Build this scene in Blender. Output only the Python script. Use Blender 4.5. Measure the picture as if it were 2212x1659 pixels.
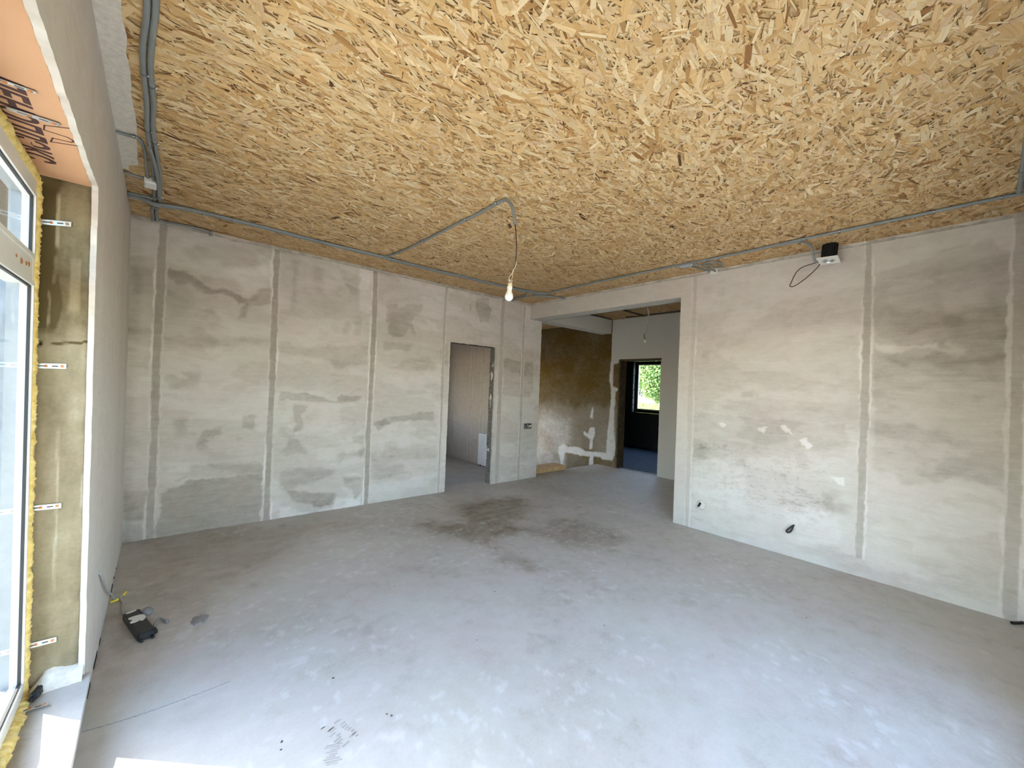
import bpy, bmesh, math, random
import numpy as np
from mathutils import Vector, Matrix

for _o in list(bpy.data.objects):
    bpy.data.objects.remove(_o)
S = bpy.context.scene
COL = S.collection
random.seed(7)

# ------------------------------------------------------------------ camera
cam_d = bpy.data.cameras.new('camera')
cam_d.sensor_width = 36.0
cam_d.lens = 877.79 / 2212 * 36.0
cam_d.clip_start = 0.02
cam_d.clip_end = 300
cam = bpy.data.objects.new('camera', cam_d)
COL.objects.link(cam)
_yaw, _pitch, _roll = 0.7129, 0.0078, 0.0395
_f = Vector((math.sin(_yaw) * math.cos(_pitch), math.cos(_yaw) * math.cos(_pitch), math.sin(_pitch)))
_r = Vector((math.cos(_yaw), -math.sin(_yaw), 0))
_u = _r.cross(_f)
_r2 = _r * math.cos(_roll) + _u * math.sin(_roll)
_u2 = -_r * math.sin(_roll) + _u * math.cos(_roll)
cam.matrix_world = Matrix(((_r2.x, _u2.x, -_f.x, 0), (_r2.y, _u2.y, -_f.y, 0), (_r2.z, _u2.z, -_f.z, 1.5), (0, 0, 0, 1)))
S.camera = cam

# ------------------------------------------------------------------ light and exposure
world = bpy.data.worlds.new('world')
S.world = world
world.use_nodes = True
_nt = world.node_tree
_nt.nodes.clear()
_sky = _nt.nodes.new('ShaderNodeTexSky')
_sky.sky_type = 'NISHITA'
_sky.sun_disc = False
_sky.sun_elevation = math.radians(39.6)
_sky.sun_rotation = math.radians(-44)
_sky.air_density = 1.0
_sky.dust_density = 1.0
_sky.ozone_density = 1.0
_bg = _nt.nodes.new('ShaderNodeBackground')
_bg.inputs['Strength'].default_value = 0.62
_out = _nt.nodes.new('ShaderNodeOutputWorld')
_haze = _nt.nodes.new('ShaderNodeMix'); _haze.data_type = 'RGBA'; _haze.blend_type = 'MULTIPLY'   # thin summer haze takes the green out of the sky
_haze.inputs['Factor'].default_value = 1.0
_haze.inputs[7].default_value = (1.035, 1.0, 0.985, 1)
_nt.links.new(_sky.outputs[0], _haze.inputs[6])
_nt.links.new(_haze.outputs[2], _bg.inputs[0])
_nt.links.new(_bg.outputs[0], _out.inputs[0])

SUN_TRAVEL = Vector((0.87, -0.83, -1.0)).normalized()
sun_d = bpy.data.lights.new('sun', 'SUN')
sun_d.energy = 11.0
sun_d.angle = math.radians(0.53)
sun_d.color = (1.0, 0.90, 0.76)
sun = bpy.data.objects.new('sun', sun_d)
sun.rotation_euler = SUN_TRAVEL.to_track_quat('-Z', 'Y').to_euler()
sun.location = (-6, 7, 9)
COL.objects.link(sun)

S.view_settings.view_transform = 'Standard'
S.view_settings.look = 'None'
S.view_settings.gamma = 1.0
S.view_settings.use_curve_mapping = False
S.view_settings.exposure = 2.1
S.cycles.max_bounces = 14
S.cycles.diffuse_bounces = 10
S.cycles.transparent_max_bounces = 12
S.cycles.sample_clamp_indirect = 12.0
S.cycles.caustics_reflective = False
S.cycles.caustics_refractive = False
try:
    S.cycles.use_denoising = True
    S.cycles.denoiser = 'OPENIMAGEDENOISE'
except Exception:
    pass

# ------------------------------------------------------------------ main measures (metres)
X0, Y0, ZC = 4.571, 4.890, 2.886        # right wall, far wall, ceiling
X1 = 6.806                              # hall wall beyond the opening
YB = -0.22                              # wall behind the viewer
YR = 2.56                               # window reveal
def xw(z): return -0.205 - 0.0135 * z   # left wall leans slightly outwards
def xf(z): return -0.376 - 0.0147 * z   # inner face of the window frame

# ------------------------------------------------------------------ object helpers
def tag(o, label=None, cat=None, group=None, kind=None):
    if label: o['label'] = label
    if cat: o['category'] = cat
    if group: o['group'] = group
    if kind: o['kind'] = kind
    return o
def link(name, me, mat=None, parent=None):
    o = bpy.data.objects.new(name, me)
    COL.objects.link(o)
    if mat is not None:
        me.materials.append(mat)
    if parent is not None:
        o.parent = parent
    return o
def empty(name, loc=(0, 0, 0)):
    o = bpy.data.objects.new(name, None)
    o.empty_display_size = 0.05
    o.location = loc
    COL.objects.link(o)
    return o
def child(o, parent):
    """parent without moving: geometry is in world coordinates, parent sits at its base"""
    o.parent = parent
    o.matrix_parent_inverse = Matrix.Translation(-Vector(parent.location))
    return o
def mesh_from(name, verts, faces, smooth=False):
    me = bpy.data.meshes.new(name)
    me.from_pydata([tuple(v) for v in verts], [], [tuple(f) for f in faces])
    if smooth:
        me.polygons.foreach_set('use_smooth', [True] * len(me.polygons))
    me.update()
    return me
def np_mesh(name, V, F, attrs=None, smooth=False, uv=None):
    """V (n,3), F (m,4) int arrays"""
    me = bpy.data.meshes.new(name)
    n, (m, k) = len(V), F.shape
    me.vertices.add(n)
    me.vertices.foreach_set('co', np.asarray(V, dtype=np.float32).ravel())
    me.loops.add(m * k)
    me.loops.foreach_set('vertex_index', F.astype(np.int32).ravel())
    me.polygons.add(m)
    me.polygons.foreach_set('loop_start', np.arange(0, m * k, k, dtype=np.int32))
    me.polygons.foreach_set('loop_total', np.full(m, k, dtype=np.int32))
    if smooth:
        me.polygons.foreach_set('use_smooth', np.ones(m, dtype=bool))
    for an, av in (attrs or {}).items():
        a = np.asarray(av, dtype=np.float32)
        if a.ndim == 1:
            at = me.attributes.new(an, 'FLOAT', 'POINT')
            at.data.foreach_set('value', a)
        else:
            at = me.attributes.new(an, 'FLOAT_COLOR', 'POINT')
            at.data.foreach_set('color', a.ravel())
    if uv is not None:
        ul = me.uv_layers.new(name='UVMap')
        ul.data.foreach_set('uv', np.asarray(uv, dtype=np.float32).ravel())
    me.update(calc_edges=True)
    me.validate()
    return me

class MB:
    """collects simple shapes into one mesh"""
    def __init__(self): self.v, self.f, self.s = [], [], []
    def add(self, verts, faces, smooth=False):
        b = len(self.v)
        self.v += [tuple(p) for p in verts]
        self.f += [tuple(i + b for i in q) for q in faces]
        self.s += [smooth] * len(faces)
        return self
    def hexa(self, p):
        """eight corners: bottom ring then top ring"""
        return self.add(p, [(3, 2, 1, 0), (4, 5, 6, 7), (0, 1, 5, 4), (1, 2, 6, 5), (2, 3, 7, 6), (3, 0, 4, 7)])
    def box(self, x0, x1, y0, y1, z0, z1):
        return self.hexa([(x0, y0, z0), (x1, y0, z0), (x1, y1, z0), (x0, y1, z0), (x0, y0, z1), (x1, y0, z1), (x1, y1, z1), (x0, y1, z1)])
    def obox(self, c, ax, ay, az, sx, sy, sz, bev=0.0):
        c, ax, ay, az = Vector(c), Vector(ax).normalized(), Vector(ay).normalized(), Vector(az).normalized()
        if bev <= 0:
            p = [c + ax * a * sx / 2 + ay * b * sy / 2 + az * d * sz / 2 for d in (-1, 1) for a, b in ((-1, -1), (1, -1), (1, 1), (-1, 1))]
            return self.hexa(p)
        rings = []
        for d, ins in ((-1, bev), (-1 + 2 * bev / sz, 0), (1 - 2 * bev / sz, 0), (1, bev)):
            hx, hy, cc = sx / 2 - ins, sy / 2 - ins, bev
            pts = [(-hx + cc, -hy), (hx - cc, -hy), (hx, -hy + cc), (hx, hy - cc), (hx - cc, hy), (-hx + cc, hy), (-hx, hy - cc), (-hx, -hy + cc)]
            rings.append([c + ax * a + ay * b + az * d * sz / 2 for a, b in pts])
        v = [q for r in rings for q in r]
        f = [tuple(range(7, -1, -1)), tuple(range(24, 32))]
        for k in range(3):
            for i in range(8):
                j = (i + 1) % 8
                f.append((k * 8 + i, k * 8 + j, k * 8 + 8 + j, k * 8 + 8 + i))
        return self.add(v, f)
    def tube(self, pts, r, seg=10, res=0, closed_caps=True):
        P = smooth_path(pts, res) if res else [Vector(p) for p in pts]
        rad = r if callable(r) else (lambda t: r)
        n = len(P)
        up = Vector((0.13, 0.21, 0.97)).normalized()
        v, f = [], []
        prev = None
        for i, p in enumerate(P):
            t = (P[min(i + 1, n - 1)] - P[max(i - 1, 0)]).normalized()
            a = prev if prev is not None else (up if abs(t.dot(up)) < .9 else Vector((1, 0, 0)))
            a = (a - t * a.dot(t)).normalized()
            prev = a
            b = t.cross(a)
            rr = rad(i / max(1, n - 1))
            v += [p + (a * math.cos(2 * math.pi * k / seg) + b * math.sin(2 * math.pi * k / seg)) * rr for k in range(seg)]
        for i in range(n - 1):
            for k in range(seg):
                k2 = (k + 1) % seg
                f.append((i * seg + k, i * seg + k2, (i + 1) * seg + k2, (i + 1) * seg + k))
        self.add(v, f, True)
        if closed_caps:
            self.add(v[:seg], [tuple(range(seg - 1, -1, -1))])
            self.add(v[-seg:], [tuple(range(seg))])
        return self
    def lathe(self, c, axis, prof, seg=24, smooth=True):
        """prof: list of (radius, height along axis)"""
        c, axis = Vector(c), Vector(axis).normalized()
        a = axis.orthogonal().normalized(); b = axis.cross(a)
        v, f = [], []
        for r, h in prof:
            v += [c + axis * h + (a * math.cos(2 * math.pi * k / seg) + b * math.sin(2 * math.pi * k / seg)) * max(r, 1e-5) for k in range(seg)]
        for i in range(len(prof) - 1):
            for k in range(seg):
                k2 = (k + 1) % seg
                f.append((i * seg + k, i * seg + k2, (i + 1) * seg + k2, (i + 1) * seg + k))
        return self.add(v, f, smooth)
    def prism(self, outer, d):
        """flat polygon (3D points) extruded by vector d"""
        n = len(outer); d = Vector(d)
        v = [Vector(p) for p in outer] + [Vector(p) + d for p in outer]
        f = [tuple(range(n - 1, -1, -1)), tuple(range(n, 2 * n))] + [(i, (i + 1) % n, n + (i + 1) % n, n + i) for i in range(n)]
        return self.add(v, f)
    def build(self, name, mat, parent=None, recalc=True):
        me = mesh_from(name, self.v, self.f)
        me.polygons.foreach_set('use_smooth', self.s)
        if recalc:
            bm = bmesh.new(); bm.from_mesh(me)
            bmesh.ops.recalc_face_normals(bm, faces=bm.faces)
            bm.to_mesh(me); bm.free()
        o = link(name, me, mat)
        if parent is not None:
            child(o, parent)
        return o
def smooth_path(pts, res=6):
    P = [Vector(p) for p in pts]
    if len(P) < 3 or res < 2: return P
    Q = [P[0] * 2 - P[1]] + P + [P[-1] * 2 - P[-2]]
    out = []
    for i in range(1, len(Q) - 2):
        a, b, c, d = Q[i - 1], Q[i], Q[i + 1], Q[i + 2]
        for k in range(res):
            t = k / res
            out.append(0.5 * ((2 * b) + (c - a) * t + (2 * a - 5 * b + 4 * c - d) * t * t + (3 * b - a - 3 * c + d) * t ** 3))
    out.append(P[-1])
    return out

# ------------------------------------------------------------------ noise in numpy
def vnoise(x, y, seed=0):
    xi, yi = np.floor(x).astype(np.int64), np.floor(y).astype(np.int64)
    fx, fy = x - xi, y - yi
    fx, fy = fx * fx * (3 - 2 * fx), fy * fy * (3 - 2 * fy)
    def h(a, b):
        n = (a * 374761393 + b * 668265263 + seed * 1442695041) & 0xFFFFFFFF
        n = ((n ^ (n >> 13)) * 1274126177) & 0xFFFFFFFF
        n = n ^ (n >> 16)
        return (n & 0xFFFF) / 65535.0
    return (h(xi, yi) * (1 - fx) + h(xi + 1, yi) * fx) * (1 - fy) + (h(xi, yi + 1) * (1 - fx) + h(xi + 1, yi + 1) * fx) * fy
def fbm(x, y, seed=0, octv=4, gain=.5):
    x, y = np.asarray(x, float), np.asarray(y, float)
    x, y = np.broadcast_arrays(x, y)
    s, a, t = np.zeros(x.shape), 1.0, 0.0
    for k in range(octv):
        s += a * (vnoise(x * 2 ** k + 17.3 * k, y * 2 ** k + 9.1 * k, seed + k * 31) * 2 - 1)
        t += a; a *= gain
    return s / t
def sstep(e0, e1, x):
    t = np.clip((x - e0) / (e1 - e0), 0, 1)
    return t * t * (3 - 2 * t)
def poly_sdf(px, py, poly):
    """signed distance, positive inside"""
    P = np.array(poly, float); n = len(P)
    d2 = np.full(px.shape, 1e9); ins = np.zeros(px.shape, bool)
    for i in range(n):
        ax, ay = P[i]; bx, by = P[(i + 1) % n]
        ex, ey = bx - ax, by - ay
        wx, wy = px - ax, py - ay
        t = np.clip((wx * ex + wy * ey) / (ex * ex + ey * ey + 1e-12), 0, 1)
        d2 = np.minimum(d2, (wx - ex * t) ** 2 + (wy - ey * t) ** 2)
        if abs(ey) > 1e-9:
            c = ((ay > py) != (by > py)) & (px < ex * (py - ay) / ey + ax)
            ins ^= c
    d = np.sqrt(d2)
    return np.where(ins, d, -d)
def apply_patches(tone, u, v, patches, warp=.03, seed=0):
    wu = u + warp * fbm(u * 9, v * 9, seed + 1, 4) + warp * .6 * fbm(u * 30, v * 30, seed + 5, 3)
    wv = v + warp * fbm(u * 9, v * 9, seed + 2, 4) + warp * .6 * fbm(u * 30, v * 30, seed + 6, 3)
    for t, s, poly in patches:
        P = np.array(poly); m = s * 2 + warp * 2
        sel = (u > P[:, 0].min() - m) & (u < P[:, 0].max() + m) & (v > P[:, 1].min() - m) & (v < P[:, 1].max() + m)
        if not sel.any(): continue
        d = poly_sdf(wu[sel], wv[sel], poly)
        k = sstep(-s * .7, s * .7, d) * (0.8 + 0.3 * fbm(u[sel] * 6, v[sel] * 14, seed + 77, 3))
        if t <= -1.3:      # freshly filled, even area
            k = np.clip(sstep(-s, s, d), 0, 1)
            tone[sel] = tone[sel] * (1 - k) + (-.92 + .10 * fbm(u[sel] * 3, v[sel] * 4, seed + 78, 3)) * k
        else:
            tone[sel] += t * k
    return tone

# ------------------------------------------------------------------ gridded plaster skins
def breaks(a, b, step, cuts=()):
    xs = sorted(set([a, b] + [c for c in cuts if a < c < b]))
    out = []
    for p, q in zip(xs[:-1], xs[1:]):
        n = max(1, int(round((q - p) / step)))
        out += list(np.linspace(p, q, n, endpoint=False))
    return np.array(out + [b])
def skin(name, us, vs, pos, tone, holes=(), thick=.02, normal=(0, -1, 0), wob=0.0, seed=3, relief=None, edge_tone=0.3):
    """grid over (u,v); pos(u,v,d)->xyz arrays with d the height along the normal; holes=(u0,u1,v0,v1)"""
    U, Vv = np.meshgrid(us, vs, indexing='ij')
    nu, nv = U.shape
    cu, cv = (U[:-1, :-1] + U[1:, 1:]) / 2, (Vv[:-1, :-1] + Vv[1:, 1:]) / 2
    keep = np.ones(cu.shape, bool)
    for h in holes:
        keep &= ~((cu > h[0]) & (cu < h[1]) & (cv > h[2]) & (cv < h[3]))
    T = tone(U, Vv)
    D = relief(U, Vv, T) if relief else np.zeros(U.shape)
    pu, pv = U.copy(), Vv.copy()
    if wob:
        nb = np.zeros(U.shape)
        kp = np.zeros((nu + 1, nv + 1), bool); kp[1:-1, 1:-1] = keep
        cnt = kp[:-1, :-1].astype(int) + kp[1:, :-1] + kp[:-1, 1:] + kp[1:, 1:]
        bd = ((cnt > 0) & (cnt < 4)).astype(float)
        w = bd.copy()
        for _ in range(2):
            w2 = w.copy()
            w2[1:] = np.maximum(w2[1:], w[:-1] * .55); w2[:-1] = np.maximum(w2[:-1], w[1:] * .55)
            w2[:, 1:] = np.maximum(w2[:, 1:], w[:, :-1] * .55); w2[:, :-1] = np.maximum(w2[:, :-1], w[:, 1:] * .55)
            w = w2
        pu += wob * w * fbm(U * 25, Vv * 25, seed + 40, 3)
        pv += wob * w * fbm(U * 25, Vv * 25, seed + 50, 3)
    A = np.stack(pos(pu, pv, D), -1).reshape(-1, 3)
    B = np.stack(pos(pu, pv, np.full(U.shape, -thick)), -1).reshape(-1, 3)
    idx = np.arange(nu * nv).reshape(nu, nv)
    q = np.stack([idx[:-1, :-1], idx[1:, :-1], idx[1:, 1:], idx[:-1, 1:]], -1)[keep]
    # orientation
    p0, p1, p3 = A[q[0, 0]], A[q[0, 1]], A[q[0, 3]]
    if np.dot(np.cross(p1 - p0, p3 - p0), np.array(normal)) < 0:
        q = q[:, ::-1]
    e = np.concatenate([q[:, [0, 1]], q[:, [1, 2]], q[:, [2, 3]], q[:, [3, 0]]])
    key = np.sort(e, 1); key = key[:, 0] * (nu * nv) + key[:, 1]
    uq, inv, cnt = np.unique(key, return_inverse=True, return_counts=True)
    be = e[cnt[inv] == 1]
    n = nu * nv
    side = np.stack([be[:, 1], be[:, 0], be[:, 0] + n, be[:, 1] + n], -1)
    # rim: duplicate front verts so the rim can have its own tone
    V = np.concatenate([A, B, A, ])
    side = np.stack([be[:, 1] + 2 * n, be[:, 0] + 2 * n, be[:, 0] + n, be[:, 1] + n], -1)
    F = np.concatenate([q, side])
    T1 = T.ravel()
    rimt = np.full(n, edge_tone) + .5 * fbm(A[:, 0] * 30 + A[:, 1] * 23, A[:, 2] * 30, seed + 60, 2)
    TT = np.concatenate([T1, rimt, rimt])
    used = np.zeros(3 * n, bool); used[F.ravel()] = True
    remap = np.cumsum(used) - 1
    me = np_mesh(name, V[used], remap[F], {'tone': TT[used]})
    return me

# ------------------------------------------------------------------ trowel patches, stains and some painted shade on walls and floor: (tone, softness, outline)
PATCH_FAR=[
 (-0.6,0.05,[(0.12,2.66),(0.33,2.8),(0.7,2.8),(0.72,2.66),(0.67,2.61),(0.44,2.57),(0.41,2.63),(0.17,2.58)]),
 (-0.9,0.025,[(-0.0,2.45),(0.14,2.46),(0.25,2.39),(0.36,2.34),(0.53,2.34),(0.65,2.28),(0.75,2.41),(0.84,2.43),(0.85,2.28),(0.68,2.21),(0.54,2.23),(0.48,2.29),(0.38,2.29),(0.26,2.3),(0.17,2.35),(0.09,2.33),(0.01,2.39)]),
 (-0.7,0.03,[(0.58,2.2),(0.65,2.22),(0.64,2.1),(0.58,2.1)]),
 (-0.5,0.03,[(0.29,2.12),(0.36,2.14),(0.39,2.09),(0.32,2.07)]),
 (-0.6,0.05,[(0.01,1.84),(0.23,1.87),(0.59,1.88),(0.86,1.94),(0.87,1.86),(0.59,1.81),(0.26,1.74),(0.03,1.73)]),
 (0.5,0.06,[(0.45,2.56),(0.84,2.68),(0.84,2.44),(0.73,2.39),(0.61,2.32),(0.53,2.47)]),
 (-0.3,0.08,[(-0.01,2.31),(0.14,2.33),(0.22,2.16),(0.15,2.02),(0.01,2.0)]),
 (-0.4,0.06,[(-0.21,2.41),(-0.07,2.44),(-0.07,2.28),(-0.21,2.19)]),
 (-0.5,0.05,[(-0.22,1.9),(-0.07,1.91),(-0.07,1.84),(-0.22,1.83)]),
 (-0.6,0.03,[(0.02,1.48),(0.07,1.51),(0.12,1.45),(0.17,1.45),(0.14,1.54),(0.27,1.52),(0.26,1.39),(0.2,1.38),(0.09,1.36)]),
 (-0.5,0.04,[(0.1,1.07),(0.19,1.09),(0.2,0.92),(0.13,0.92)]),
 (-0.6,0.03,[(0.28,0.88),(0.34,0.99),(0.46,1.0),(0.47,0.93),(0.35,0.88),(0.37,0.79),(0.3,0.79)]),
 (-0.6,0.02,[(0.65,1.08),(0.76,1.1),(0.76,0.98),(0.66,0.97)]),
 (-0.6,0.03,[(0.24,0.64),(0.83,0.61),(0.85,0.5),(0.29,0.52),(0.13,0.5),(0.24,0.57)]),
 (-1,0.015,[(0.04,0.41),(0.15,0.44),(0.26,0.5),(0.84,0.5),(0.85,-0.04),(0.06,-0.03),(0.02,-0.02)]),
 (-0.7,0.06,[(-0.22,0.46),(-0.05,0.44),(-0.06,-0.04),(-0.21,-0.04)]),
 (-0.3,0.08,[(0.33,0.77),(0.59,0.72),(0.58,0.67),(0.42,0.66)]),
 (-0.5,0.05,[(1.03,2.78),(1.08,2.79),(1.09,2.27),(1.04,2.24)]),
 (-0.4,0.05,[(1.25,2.79),(1.34,2.78),(1.35,2.5),(1.3,2.45),(1.25,2.58)]),
 (-0.45,0.04,[(1.5,2.81),(1.74,2.77),(1.74,2.55),(1.66,2.48),(1.63,2.59)]),
 (-0.55,0.04,[(0.93,1.85),(1.17,1.85),(1.43,1.9),(1.89,1.91),(1.9,1.69),(1.53,1.64),(1.35,1.74),(0.93,1.77)]),
 (-0.4,0.03,[(1.61,2.2),(1.66,2.22),(1.66,2.05),(1.59,2.04)]),
 (-0.4,0.03,[(1.72,2.21),(1.81,2.24),(1.79,2.04),(1.71,2.03)]),
 (0.6,0.03,[(1.76,2.86),(1.88,2.87),(1.91,2.34),(1.79,2.35),(1.75,2.56)]),
 (-0.7,0.025,[(2.1,2.46),(2.24,2.5),(2.25,2.45),(2.42,2.53),(2.61,2.56),(2.59,2.45),(2.45,2.31),(2.51,2.1),(2.42,2.22),(2.35,2.1),(2.15,2.09),(2.16,2.23),(2.1,2.26)]),
 (-0.35,0.06,[(1.97,2.82),(2.09,2.83),(2.58,2.73),(2.6,2.55),(2.05,2.46),(1.98,2.62)]),
 (-0.5,0.03,[(2.09,2.01),(2.47,2.01),(2.42,1.91),(2.09,1.91)]),
 (-0.5,0.04,[(2.39,1.8),(2.72,1.85),(2.89,1.75),(2.86,1.7),(2.54,1.66),(2.19,1.68)]),
 (-0.7,0.02,[(1.11,1.21),(1.24,1.21),(1.23,1.15),(1.18,1.11),(1.2,0.94),(1.11,0.89),(1.11,1.06)]),
 (-0.7,0.015,[(0.95,1.34),(1.07,1.36),(1.34,1.32),(1.45,1.28),(1.53,1.26),(1.59,1.34),(1.84,1.32),(1.83,1.26),(1.53,1.24),(1.24,1.26),(1.0,1.26),(0.95,1.25)]),
 (-0.5,0.03,[(1.08,0.85),(1.17,0.83),(1.23,0.76),(1.26,0.67),(1.06,0.66),(0.99,0.72),(1.05,0.77)]),
 (-0.5,0.04,[(1.56,0.63),(1.91,0.68),(1.91,0.61),(1.62,0.54)]),
 (-0.6,0.02,[(1.73,0.84),(1.9,0.84),(1.9,0.74),(1.76,0.76)]),
 (-0.55,0.05,[(1.05,0.52),(1.24,0.51),(1.56,0.48),(1.53,0.4),(1.28,0.33),(1.04,0.29),(1.0,0.44)]),
 (-0.7,0.025,[(1.65,0.36),(1.89,0.34),(1.89,0.14),(1.82,0.08),(1.78,0.21),(1.68,0.24)]),
 (-0.8,0.025,[(1.07,0.29),(1.33,0.22),(1.6,0.18),(1.54,0.06),(1.43,0.04),(1.09,0.19)]),
 (0.8,0.03,[(0.99,0.13),(1.33,0.01),(1.56,0.02),(1.58,0.16),(1.89,0.07),(1.89,-0.02),(1.36,-0.05),(1.0,-0.01)]),
 (-0.8,0.02,[(2.01,0.99),(2.17,1.05),(2.22,0.99),(2.04,0.89)]),
 (-0.7,0.02,[(2.19,1.05),(2.38,1.08),(2.51,1.1),(2.64,1.13),(2.83,1.12),(2.86,0.99),(2.51,1.0),(2.22,1.0)]),
 (-0.4,0.05,[(2.16,0.74),(2.32,0.73),(2.32,0.63),(2.17,0.64)]),
 (-0.35,0.08,[(2.0,0.6),(2.28,0.66),(2.94,0.57),(2.94,0.28),(2.02,0.23)]),
 (-0.7,0.015,[(3.47,2.79),(3.69,2.82),(3.75,2.65),(3.71,2.45),(3.56,2.44),(3.48,2.6)]),
 (-0.7,0.01,[(3.33,2.68),(3.38,2.69),(3.4,2.58),(3.35,2.6)]),
 (-0.6,0.02,[(4.04,1.95),(4.69,1.93),(4.7,1.45),(4.62,1.35),(4.05,1.37)]),
 (-0.5,0.02,[(2.9,1.98),(3.02,2.07),(3.06,1.41),(2.96,1.41)]),
 (-0.35,0.05,[(4.0,2.81),(4.42,2.87),(4.45,2.57),(4.02,2.51)]),
]
PATCH_RIGHT=[
 (-0.5,0.05,[(1.25,2.72),(0.7,2.63),(0.71,2.86),(0.88,2.88),(1.01,2.89),(1.02,2.75)]),  # soft shadow around the downlight, painted into the plaster tone
 (-0.5,0.03,[(2.4,2.89),(1.02,2.9),(1.02,2.86),(1.49,2.89),(2.12,2.91),(2.4,2.86)]),
 (-0.5,0.03,[(2.05,2.02),(1.95,2.01),(1.99,1.87),(2.08,1.9)]),
 (-0.4,0.03,[(2.07,2.74),(1.93,2.69),(1.94,2.62),(2.08,2.63)]),
 (-0.4,0.03,[(2.09,2.6),(1.98,2.58),(2.02,2.53),(2.08,2.55)]),
 (-0.2,0.05,[(1.22,2.15),(1.09,2.16),(1.09,2.11),(1.18,2.1)]),
 (-0.2,0.1,[(1.7,2.14),(1.25,2.1),(1.22,1.92),(1.7,1.96)]),
 (-0.5,0.02,[(1.65,1.54),(1.51,1.58),(1.42,1.49),(1.63,1.48)]),
 (-0.75,0.03,[(2.13,1.32),(1.72,1.29),(1.31,1.28),(1.0,1.27),(0.79,1.29),(0.74,1.14),(0.79,1.09),(0.88,1.03),(1.06,1.01),(1.05,0.89),(1.13,0.86),(1.16,0.95),(1.55,0.88),(1.56,0.79),(1.66,0.77),(1.67,0.85),(2.12,0.77)]),
 (-0.35,0.03,[(2.09,0.94),(1.98,0.98),(1.97,0.8),(2.11,0.78)]),
 (-0.5,0.02,[(1.11,1.41),(0.95,1.46),(0.93,1.42),(1.09,1.38)]),
 (-0.5,0.02,[(1.64,1.54),(1.53,1.56),(1.54,1.49),(1.62,1.5)]),
 (1.6,0.008,[(1.84,1.19),(1.81,1.21),(1.77,1.19),(1.79,1.15),(1.83,1.15)]),
 (1.6,0.008,[(1.47,1.19),(1.43,1.21),(1.39,1.2),(1.41,1.13),(1.46,1.16)]),
 (1.6,0.008,[(1.26,1.21),(1.23,1.22),(1.16,1.15),(1.21,1.16),(1.24,1.18)]),
 (1.6,0.008,[(1.11,1.11),(1.07,1.13),(1.02,1.06),(1.05,1.03)]),
 (1.6,0.008,[(0.87,0.81),(0.78,0.82),(0.79,0.76),(0.83,0.76)]),
 (0.4,0.04,[(1.22,0.45),(0.94,0.52),(0.79,0.44),(0.78,0.23),(1.09,0.13),(1.19,0.31)]),
 (0.35,0.05,[(2.12,0.76),(1.67,0.83),(1.56,0.78),(1.58,0.32),(1.92,0.29),(2.1,0.43)]),
 (-0.35,0.06,[(1.6,0.75),(0.94,0.8),(0.8,0.71),(0.77,0.47),(0.95,0.53),(1.29,0.45),(1.55,0.55)]),
 (-0.5,0.02,[(0.94,0.7),(0.84,0.65),(0.84,0.44),(0.89,0.44)]),
 (-0.9,0.03,[(0.61,1.87),(0.59,0.94),(0.5,0.92),(0.43,0.88),(0.42,0.83),(0.39,0.83),(0.3,0.87),(0.24,0.91),(0.21,0.89),(0.18,0.9),(0.15,0.95),(0.04,0.95),(-0.06,0.92),(-0.13,0.88),(-0.14,1.53),(-0.14,1.93),(-0.13,2.57),(-0.01,2.72),(0.22,2.69),(0.48,2.61),(0.64,2.6),(0.63,2.16)]),
 (-0.6,0.05,[(0.61,1.9),(0.45,1.86),(0.25,1.9),(0.04,1.86),(-0.14,1.9),(-0.15,1.8),(0.2,1.79),(0.47,1.82)]),
 (1,0.02,[(0.62,1.99),(0.46,1.97),(0.23,1.97),(0.24,1.94),(0.39,1.94),(0.49,1.9),(0.59,1.94)]),
 (0.6,0.03,[(0.25,1.92),(0.17,1.96),(0.09,1.95),(0.11,1.9),(0.23,1.9)]),
 (-0.5,0.05,[(0.53,2.25),(0.09,2.2),(0.09,2.12),(0.48,2.06),(0.53,2.16)]),
 (-0.4,0.05,[(0.26,2.26),(-0.14,2.26),(-0.14,1.95),(0.13,1.99)]),
 (0.5,0.05,[(0.22,2.38),(0.01,2.37),(-0.03,2.25),(0.21,2.23)]),
 (-0.7,0.02,[(-0.15,1.77),(-0.19,1.77),(-0.19,1.68),(-0.15,1.68)]),
]
PATCH_FLOOR=[
 (-1,0.15,[(2.18,4.07),(2.55,3.62),(2.84,4.33),(3.75,4.16),(3.62,3.69),(3.01,3.41),(2.98,3.05),(2.33,3.09),(2.1,3.65)]),
 (-0.6,0.12,[(3.48,3.2),(3.8,3.09),(3.66,2.32),(3.29,2.27),(2.98,2.56),(2.98,3.05)]),
 (-0.5,0.06,[(2.4,3.12),(2.5,2.82),(2.47,2.28),(2.34,2.38),(2.28,2.84)]),
 (-0.45,0.25,[(-0.09,4.79),(1.28,4.58),(0.88,3.65),(0.33,3.41),(-0.05,3.29),(-0.1,2.7),(-0.17,2.76),(-0.15,3.98)]),  # dust and the shade along the left wall, put into the tone
 (0.5,0.2,[(1.2,4.27),(1.91,3.54),(1.32,3.28),(0.71,3.01),(0.3,3.03),(0.4,3.44)]),  # paler centre: soft floor reflection painted into the tone
 (0.25,0.3,[(0.39,2.69),(0.82,1.98),(1.06,1.27),(0.43,1.72),(-0.02,2.27)]),
 (-0.4,0.1,[(1.48,3.11),(1.66,2.98),(1.8,2.71),(1.67,2.76)]),
]
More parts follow.
